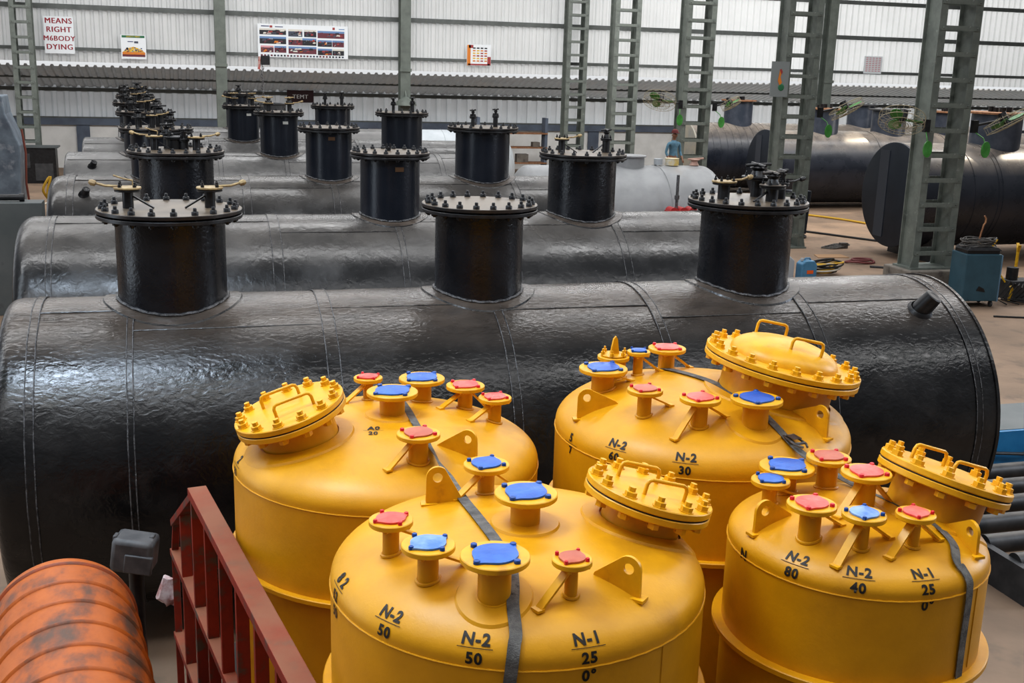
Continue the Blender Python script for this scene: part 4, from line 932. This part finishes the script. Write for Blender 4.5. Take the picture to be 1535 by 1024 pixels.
def angle_stand(x, y, label, h=.9, r=0):
    s_ = thing('pipe_stand', (x, y, 0), label, 'stand', None, r)
    b = MB(); b.cyl((0, 0, .02), (0, 0, h), .035, seg=12); b.build('pole', m_yel2, s_)
    for k in range(3):
        t = 2*pi*k/3+.4; b = MB(); b.bar((0, 0, .22), (.32*cos(t), .32*sin(t), .02), .05, .03); b.build('leg', m_yel2, s_)
    b = MB(); b.prism([(-.22, -.03, h+.14), (-.16, -.03, h+.14), (0, -.03, h+.03), (.16, -.03, h+.14), (.22, -.03, h+.14), (.04, -.03, h-.03), (-.04, -.03, h-.03)], (0, .06, 0)); b.build('v_head', m_yel2, s_, False)
angle_stand(17.4, 21.1, 'yellow pipe stand under the large right tank, left one of the near pair', .92, .3)
angle_stand(18.25, 21.2, 'yellow pipe stand at the right edge, right one of the near pair', .8, 1.0)
s_ = thing('steel_bracket', (18.85, 23.15, 0), 'yellow flat steel bracket under the shadow of the large right tank', 'bracket')
b = MB(); b.box((0, 0, .32), (.14, .08, .64)); b.box((.25, 0, .2), (.4, .06, .08)); b.box((.25, 0, .4), (.4, .06, .06)); b.box((.1, .05, .02), (.5, .3, .04)); b.build('bracket_body', m_yel2, s_, False)
g = thing('hydraulic_pump', (16.95, 19.6, 0), 'dark greasy pump unit with hoses at the right edge of the floor', 'pump')
b = MB(); b.box((0, 0, .25), (.6, .4, .42)); b.build('tank_box', m_dkgrey, g, False, .02)
b = MB(); b.cyl((-.15, 0, .46), (-.15, 0, .72), .12, seg=18); b.cyl((.3, -.1, .35), (.62, -.1, .35), .14, seg=18); b.build('motor', m_blk, g)
b = MB(); b.box((.52, 0, .16), (.42, .4, .30)); b.build('gear_case', m_blk, g, False, .03)
b = MB()
for q in range(6): b.tube([(-.3+.1*q, -.2, .4), (-.5+.1*q, -.4, .5-.05*q), (-.75+.12*q, -.35, .12), (-.6+.3*q, -.5, .03)], .016, 6)
b.build('hose', m_cable, g)
b = MB(); b.tube([(-.3, 0, .4), (-.42, .1, .62), (-.6, .05, .5), (-.7, -.2, .2)], .02, 6); b.tube([(-.34, -.22, .05), (-.30, -.24, .3), (-.35, -.24, .36)], .03, 6); b.build('fitting', m_yel2, g)
bag = MB(); bag.lathe([(0, 0), (.2, .0), (.26, .08), (.2, .18), (0, .22)], 14)
for v_ in bag.bm.verts: v_.co += V((.04*noise.noise(v_.co*9), .04*noise.noise(v_.co*7+V((3, 0, 0))), 0))
o = bag.build('crumpled_tarp', mat('dark_blue_tarp', (.02, .03, .07), rough=.5)); o.location = (17.2, 22.4, 0); o.scale = (1.6, 1.2, 2.2); tag(o, 'crumpled dark blue cloth right of the plinth, behind the welding cabinet', 'cloth')
# pallet jack roller bed and blue machine at the right
rl = thing('tank_turning_rolls', (7.9, 8.9, 0), 'row of dark steel rollers lying on the floor at the right edge', 'rollers')
for i in range(6):
    b = MB(); y = -1.1+i*.42; b.cyl((-.75, y, .30), (2.4, y+.0, .30), .095, seg=24); b.build('roller', m_roller, rl)
for x in (-.78, 2.4):
    b = MB(); b.box((x, 0, .17), (.08, 2.8, .34)); b.build('side_beam', m_dkgrey, rl, False)
bm_ = thing('blue_bending_machine', (9.15, 10.6, 0), 'bright blue machine bed behind the dark rollers at the right edge', 'machine')
b = MB(); b.prism([(-.85, -.3, .12), (2.4, -.3, .12), (2.4, -.3, .62), (-.55, -.3, .62), (-.85, -.3, .48)], (0, .08, 0)); b.build('front_panel', m_bluemach, bm_, False)
b = MB(); b.box((.8, .2, .60), (3.1, .9, .05)); b.build('table_top', m_plate, bm_, False)
b = MB(); b.lathe([(0, 0), (.05, 0), (.05, .05), (.03, .09), (0, .09)], 14, (.35, -.3, .42), (0, -1, 0)); b.tube([(.35, -.37, .42), (.1, -.38, .36), (-.4, -.36, .40)], .02, 6); b.build('control_knob', m_blk, bm_)
for x in (-.6, 2.2):
    for y in (-.15, .55): b = MB(); b.box((x, y, .30), (.12, .12, .60)); b.build('leg', m_dkgrey, bm_, False)
pl = MB(); pl.box((0, 0, .025), (2.6, 1.0, .05)); pl.box((0, -.2, .065), (2.5, .15, .03))
o = pl.build('steel_plank', m_conc, None, False); o.location = (9.2, 6.7, 0); o.rotation_euler = (0, 0, RD(-4)); tag(o, 'weathered grey plank lying in front of the dark rollers', 'plank')
pl = MB(); pl.box((0, 0, .03), (2.4, .35, .06)); o = pl.build('timber_plank', m_conc, None, False, .005); o.location = (11.0, 12.2, 0); o.rotation_euler = (0, 0, RD(-12)); tag(o, 'long pale timber plank behind the blue machine', 'plank')

# floor cables
cable('floor_cable', [(18.7, 34.2-.6, .04), (19.6, 33.0, .04), (20.3, 31.8, .04), (20.6, 30.8, .04)], .035, m_cabley, 'yellowish cable on the sunlit floor left of the round tank end')
cable('floor_cable', [(16.9, 30.0, .03), (17.6, 29.4, .03), (18.3, 28.3, .03), (18.9, 27.3, .03)], .03, m_cable, 'black cable crossing the floor behind the nearest tank')
cable('floor_cable', [(15.3, 18.2, .018), (16.1, 17.9, .018), (16.9, 17.5, .018), (18.5, 17.9, .018)], .018, m_cable, 'thin black cable on the floor in front of the welding cabinet')
cable('floor_cable', [(-4.6, 36, .02), (-4.0, 37.5, .02), (-3.4, 39.5, .02), (-2.6, 41, .02)], .04, m_cablew, 'pale cable curling over the floor at the far left')
# small floor debris: bar, chain hoist, sheet
o = MB(); o.box((0, 0, .02), (1.4, .12, .04)); o = o.build('steel_bar', m_dkgrey, None, False); o.location = (16.7, 23.35, 0); o.rotation_euler = (0, 0, RD(-28)); tag(o, 'dark steel bar lying left of the column plinth', 'bar')
o = MB(); o.prism([(-.45, -.2, 0), (.4, -.28, 0), (.45, .2, 0), (-.3, .26, 0)], (0, 0, .015)); o = o.build('cardboard_sheet', mat('tan_cardboard', (.36, .22, .12), rough=.8), None, False); o.location = (15.95, 25.3, .002); tag(o, 'tan cardboard sheet on the floor behind the hose heap', 'cardboard')
hb = MB()
for q in range(5): hb.tube([(.25*cos(t)+.1*q-.2, .16*sin(t)+.03*q, .03+.012*q) for t in [2*pi*i/16 for i in range(16)]], .016, 5, closed=True)
hb.box((.2, 0, .08), (.2, .14, .14)); o = hb.build('chain_tackle', m_wirec); o.location = (16.9, 26.5, 0); tag(o, 'tangle of grey chain tackle on the floor in front of the round tank end', 'chain')
hb = MB(); hb.tube([(.3*cos(t), .2*sin(t), .05) for t in [2*pi*i/16 for i in range(16)]], .02, 5, closed=True); hb.box((.15, .05, .1), (.25, .18, .18)); hb.cyl((-.1, 0, .1), (-.35, .1, .1), .06, seg=10)
o = hb.build('chain_tackle', m_wirec); o.location = (16.5, 22.4, 0); tag(o, 'grey tackle with a small block at the foot of the column plinth', 'chain')
pd = thing('dark_stand', (16.75, 28.5, 0), 'dark upright machine stand on a round foot behind the third manhole of the nearest tank', 'stand')
b = MB(); b.prism([(-.28, -.2, .12), (.26, -.2, .12), (.32, -.2, 1.35), (-.32, -.2, 1.35)], (0, .4, 0)); b.build('housing', m_navyd, pd, False, .02)
b = MB(); b.lathe([(0, 0), (.34, 0), (.34, .06), (.25, .12), (0, .12)], 24); b.build('foot', m_blk, pd)

# things on the whitish tank
def small(name, loc_, label, cat, fn, m): b = MB(); fn(b); o = b.build(name, m); o.location = loc_; return tag(o, label, cat)
v = thing('valve_jack', (9.22, 19.98, 0), 'red jack with a grey screw rod in front of the whitish tank', 'jack')
b = MB(); b.box((0, -.0, .9), (.3, .2, 1.8)); b.build('stand', m_dkgrey, v, False)
b = MB(); b.box((0, -.02, 1.88), (.62, .2, .12)); 
for x in (-.2, 0, .2): b.cyl((x, -.15, 1.92), (x, .1, 1.92), .09, seg=12)
b.build('jack_body', m_redv, v)
b = MB(); b.cyl((-.1, 0, 1.95), (-.1, 0, 2.62), .03, seg=10); b.lathe([(0, 0), (.05, 0), (.05, .08), (0, .08)], 8, (-.1, 0, 2.15)); b.build('screw_rod', m_buckle, v)
small('paint_tin', (9.55, 21.28, 2.69), 'white tin with yellow tape on top of the whitish tank', 'tin', lambda b: b.lathe([(0, 0), (.14, 0), (.14, .13), (.15, .14), (0, .14)], 18), mat('white_yellow_tin', (.55, .52, .45), (.6, .42, .05), rough=.5, nscale=6))
small('paint_tin', (9.25, 21.28, 2.70), 'small white tin left of the taped one on the whitish tank', 'tin', lambda b: b.lathe([(0, 0), (.09, 0), (.09, .12), (0, .12)], 14), m_can2)
small('clamp_fitting', (10.05, 21.28, 2.69), 'pinkish clamp fitting near the right end of the whitish tank', 'clamp', lambda b: (b.lathe([(0, 0), (.10, 0), (.06, .08), (.12, .12), (0, .13)], 12), b.cyl((-.15, 0, .12), (.2, 0, .14), .02, seg=8)), mat('pinkish_metal', (.4, .25, .2), rough=.5))
# left side
cb = thing('cabinet', (-5.4, 43.4, 0), 'black cabinet with papers on top below the far left column', 'cabinet')
b = MB(); b.box((0, 0, .62), (2.0, .7, 1.24)); b.build('cabinet_body', m_blk, cb, False, .01)
b = MB(); b.box((0, 0, 1.27), (2.2, .8, .05)); b.build('worktop', m_plate, cb, False)
b = MB(); b.box((-.3, -.36, .8), (.9, .03, .5)); b.box((.6, -.36, .4), (.6, .03, .6)); b.build('door', m_dkgrey, cb, False)
mc = thing('machine_cabinet', (-4.75, 32.0, 0), 'tall pale blue machine casing cut by the left edge', 'machine')
b = MB(); b.prism([(-1.6, -.6, .4), (.62, -.6, .4), (.70, -.6, 2.2), (.40, -.6, 3.0), (.35, -.6, 3.45), (-1.6, -.6, 3.4)], (0, 1.2, 0)); b.build('casing', m_machine, mc, False, .03)
b = MB(); b.box((-.5, 0, .2), (2.2, 1.1, .4)); b.build('plinth', m_blk, mc, False)
b = MB(); b.tube([(.72, -.2, 2.6), (.78, -.2, 2.0), (.74, -.2, 1.2), (.8, -.2, .5)], .03, 6); b.build('hose', mat('dull_red_hose_line', (.2, .06, .04), rough=.6), mc)
cable('coiled_cable', [(-3.75, 33, .02), (-3.6, 33.1, .5), (-3.75, 33.0, .9), (-3.55, 33.1, 1.25), (-3.65, 33.0, .7), (-3.4, 33.2, .15), (-3.2, 33.5, .03)], .035, m_cabley, 'yellow cable hanging beside the tall pale blue machine casing')
gp = thing('steel_box', (-4.0, 21.4, 0), 'grey green steel box panel at the left edge beside the black tank ends', 'panel')
b = MB(); b.box((-.25, 0, 1.0), (3.6, .5, 2.0)); pn = b.build('panel_body', m_plate, gp, False, .01)
b = MB(); b.box((-1.0, -.26, 1.0), (.06, .02, 1.96)); b.box((.3, -.26, 1.0), (.06, .02, 1.96)); b.build('vertical_rib', m_plate, pn, False)
small('hand_grinder', (-2.95, 21.4, 2.0), 'black hand grinder lying on the grey green panel', 'grinder', lambda b: (b.cyl((-.2, 0, .07), (.12, 0, .07), .055, seg=12), b.cyl((.12, 0, .07), (.2, 0, .07), .07, seg=12), b.tube([(-.2, 0, .07), (-.4, .05, .05), (-.55, 0, .02)], .014, 6)), m_blk)
# chain hoist in front of the banner
ch = thing('chain_hoist', (2.95, 44.6, 4.75), 'black chain hoist with a hanging silver chain below the banner corner', 'hoist')
b = MB(); b.box((.12, 0, -.28), (.32, .25, .34)); b.cyl((.12, 0, -.20), (.12, .54, -.22), .028, seg=8); b.build('hoist_body', m_blk, ch, False, .02)
b = MB(); b.cyl((-.08, 0, -.15), (-.12, 0, -.62), .05, seg=8); b.build('stripe_grip', mat('red_white_grip', (.4, .06, .05), (.7, .6, .55), rough=.5, nscale=8), ch)
b = MB()
for i in range(16):
    c0 = V((.0+.03*sin(i), 0, -.5-i*.07)); a = V((1, 0, 0)) if i % 2 else V((0, 1, 0))
    b.tube([c0+a*.035*cos(t)+UP*.055*sin(t) for t in [2*pi*k/10 for k in range(10)]], .013, 5, closed=True)
b.build('chain', m_buckle, ch)
# bowl shaped vessel behind the left necks, hanging lamp near the column
small('steel_bowl', (2.3, 34.2, 0), 'dark open drum standing behind the rear black necks under the chain', 'drum', lambda b: b.lathe([(0, 0), (.55, 0), (.62, 3.25), (.68, 3.28), (.55, 3.28), (.5, 3.0), (0, 3.0)], 28), m_dkgrey)
lp = thing('wall_lamp', (8.45, 44.45, 2.9), 'green grey shaded lamp fixed low on the wall column right of the banner', 'lamp')
b = MB(); b.lathe([(.42, 0), (.38, .14), (.2, .28), (.06, .34), (0, .34)], 20); b.build('lamp_shade', m_colw, lp)
b = MB(); b.cyl((0, 0, .3), (0, .15, .55), .04, seg=8); b.build('bracket', m_colw, lp)
# rack of boards and shelves near the fifth column
rk = thing('storage_rack', (13.4, 46.6, 0), 'blue grey storage rack with shelves under the canopy', 'rack')
for x in (-1.5, 1.5): b = MB(); b.box((x, 0, 1.2), (.12, .5, 2.4)); b.build('post', m_band, rk, False)
for z in (.5, 1.15, 1.75): b = MB(); b.box((0, 0, z), (3.1, .6, .06)); b.build('shelf', m_rustfl, rk, False)
b = MB()
for x, z, a, c in ((-.9, .68, .4, .3), (-.2, .63, .3, .2), (.5, .70, .5, .34), (1.1, 1.28, .3, .2), (-.6, 1.30, .5, .24)): b.box((x, 0, z), (a, .35, c))
b.build('stored_boxes', m_conc, rk, False)
pb = thing('chain_pile', (6.35, 40.5, 0), 'brown heap of small steel parts on a low stand left of the rear neck', 'heap')
b = MB(); b.box((0, 0, .5), (1.5, .8, 1.0)); b.build('stand', m_dkgrey, pb, False)
b = MB(); rr = random.Random(5)
for q in range(120): x, y = rr.gauss(0, .3), rr.gauss(0, .2); z = 1.03+max(0, .45-abs(x)*.6)*rr.random(); b.box((x, y, z), (.12, .08, .06), M.Rotation(rr.random()*6, 3, 'Z') @ M.Rotation(rr.random(), 3, 'X'))
tag(b.build('steel_parts', m_rustfl, pb, False), kind='stuff')

# ------------------------------------------------------------------ light
wd = bpy.data.worlds.new('world'); SC.world = wd; wd.use_nodes = True
nt = wd.node_tree; bg = nt.nodes['Background']
tc = nt.nodes.new('ShaderNodeTexCoord'); sp = nt.nodes.new('ShaderNodeSeparateXYZ'); nt.links.new(tc.outputs['Generated'], sp.inputs[0])
cr = nt.nodes.new('ShaderNodeValToRGB'); mr = nt.nodes.new('ShaderNodeMapRange'); mr.inputs[1].default_value = -1; mr.inputs[2].default_value = 1
nt.links.new(sp.outputs[2], mr.inputs[0]); nt.links.new(mr.outputs[0], cr.inputs[0]); nt.links.new(cr.outputs[0], bg.inputs[0])
E = cr.color_ramp.elements; E[0].position = .48; E[0].color = (.06, .055, .05, 1); E[1].position = .5; E[1].color = (.16, .165, .17, 1)
e = cr.color_ramp.elements.new(.62); e.color = (.22, .225, .24, 1)
e = cr.color_ramp.elements.new(.80); e.color = (.38, .39, .41, 1)
e = cr.color_ramp.elements.new(1.0); e.color = (.55, .55, .55, 1)
# daylight beyond the back wall (+Y)
m2_ = nt.nodes.new('ShaderNodeMapRange'); m2_.inputs[1].default_value = .2; m2_.inputs[2].default_value = .75; m2_.inputs[3].default_value = 1; m2_.inputs[4].default_value = 5
nt.links.new(sp.outputs[1], m2_.inputs[0])
m3_ = nt.nodes.new('ShaderNodeMapRange'); m3_.inputs[1].default_value = .35; m3_.inputs[2].default_value = .15; m3_.inputs[3].default_value = 0; m3_.inputs[4].default_value = 1
nt.links.new(sp.outputs[2], m3_.inputs[0])
m4_ = nt.nodes.new('ShaderNodeMix'); m4_.data_type = 'FLOAT'; m4_.inputs[2].default_value = 1
nt.links.new(m3_.outputs[0], m4_.inputs[0]); nt.links.new(m2_.outputs[0], m4_.inputs[3]); nt.links.new(m4_.outputs[0], bg.inputs[1])
bg.inputs[1].default_value = 1.0
def area(x, y, z, sx, sy, p, rx=0, ry=0, rz=0, c=(1, 1, 1)):  # overhead skylight strips, and added unseen lamps for fill and backlight
    l = bpy.data.lights.new('skylight_fill', 'AREA'); l.shape = 'RECTANGLE'; l.size = sx; l.size_y = sy; l.energy = p; l.color = c
    o = bpy.data.objects.new('skylight_fill_lamp', l); COL.objects.link(o); o.location = (x, y, z); o.rotation_euler = (RD(rx), RD(ry), RD(rz)); return o
area(2, 3, 10, 26, 1.6, 700)
area(3, 12.3, 10.5, 26, .9, 950)
area(-1.6, 5.9, 10, 2.6, 1.5, 420, c=(.72, .85, 1))
area(15.5, 6.5, 6, 4, 3, 420, ry=80, c=(.80, .88, 1))  # added side lamp for bluish highlights on the black necks
area(3, 21, 10.5, 26, 1.6, 900)
area(5, 31, 10.5, 30, 1.6, 900)
area(5, 40, 10.5, 30, 1.6, 700)
area(-9, 10, 5.5, 12, 3.0, 350, ry=-75, c=(.80, .90, 1))
area(34, 27, 7, 30, 5, 1600, ry=70, c=(1, .95, .88))
area(36, 56, 11, 34, 8, 5000, rx=-80, c=(1, .98, .95))  # added lamp behind the wall, brightens the translucent sheets on the right
area(6, 58, 11, 40, 6, 1500, rx=-80)  # added weaker backlight for the left part of the wall
area(10, 34, 9.5, 40, 2, 1300, rx=48)  # added fill tilted towards the back wall and canopy
area(21, 27, 10, 12, 3, 700)  # added fill above the right bay tanks
def spot(src, dst, p, ang):
    l = bpy.data.lights.new('sun_patch', 'SPOT'); l.energy = p; l.spot_size = RD(ang); l.spot_blend = .25; l.color = (1, .84, .62); l.shadow_soft_size = .1
    o = bpy.data.objects.new('sun_patch_lamp', l); COL.objects.link(o); o.location = src; o.rotation_euler = (V(dst)-V(src)).to_track_quat('-Z', 'Y').to_euler()
spot((29, 36.5, 10.5), (22.9, 34.7, 2.4), 3200, 9)
spot((27, 26, 10), (20.9, 24.5, 2.8), 1700, 8)
spot((25, 25.5, 10), (19.3, 24.5, 2.9), 1200, 6)
spot((26, 30.5, 10), (19.5, 29.5, 0), 2600, 18)
spot((26, 21, 10), (20.2, 21.6, 0), 1500, 18)

# ------------------------------------------------------------------ camera
cam = bpy.data.cameras.new('camera'); co = bpy.data.objects.new('camera', cam); COL.objects.link(co); SC.camera = co
p_, y_, r_ = RD(13.9), RD(16.4), RD(1.7)
fw = V((sin(y_)*cos(p_), cos(y_)*cos(p_), -sin(p_))); rt_ = V((cos(y_), -sin(y_), 0)); up_ = rt_.cross(fw)
r2 = rt_*cos(r_)+up_*sin(r_); u2 = up_*cos(r_)-rt_*sin(r_)
mw = M((r2, u2, -fw)).transposed().to_4x4(); mw.translation = V((0, 0, 4.6)); co.matrix_world = mw
cam.sensor_width = 36; cam.lens = 1680*36/1535; cam.clip_end = 300
SC.view_settings.view_transform = 'Standard'; SC.view_settings.look = 'Medium High Contrast'
SC.view_settings.exposure = -.08
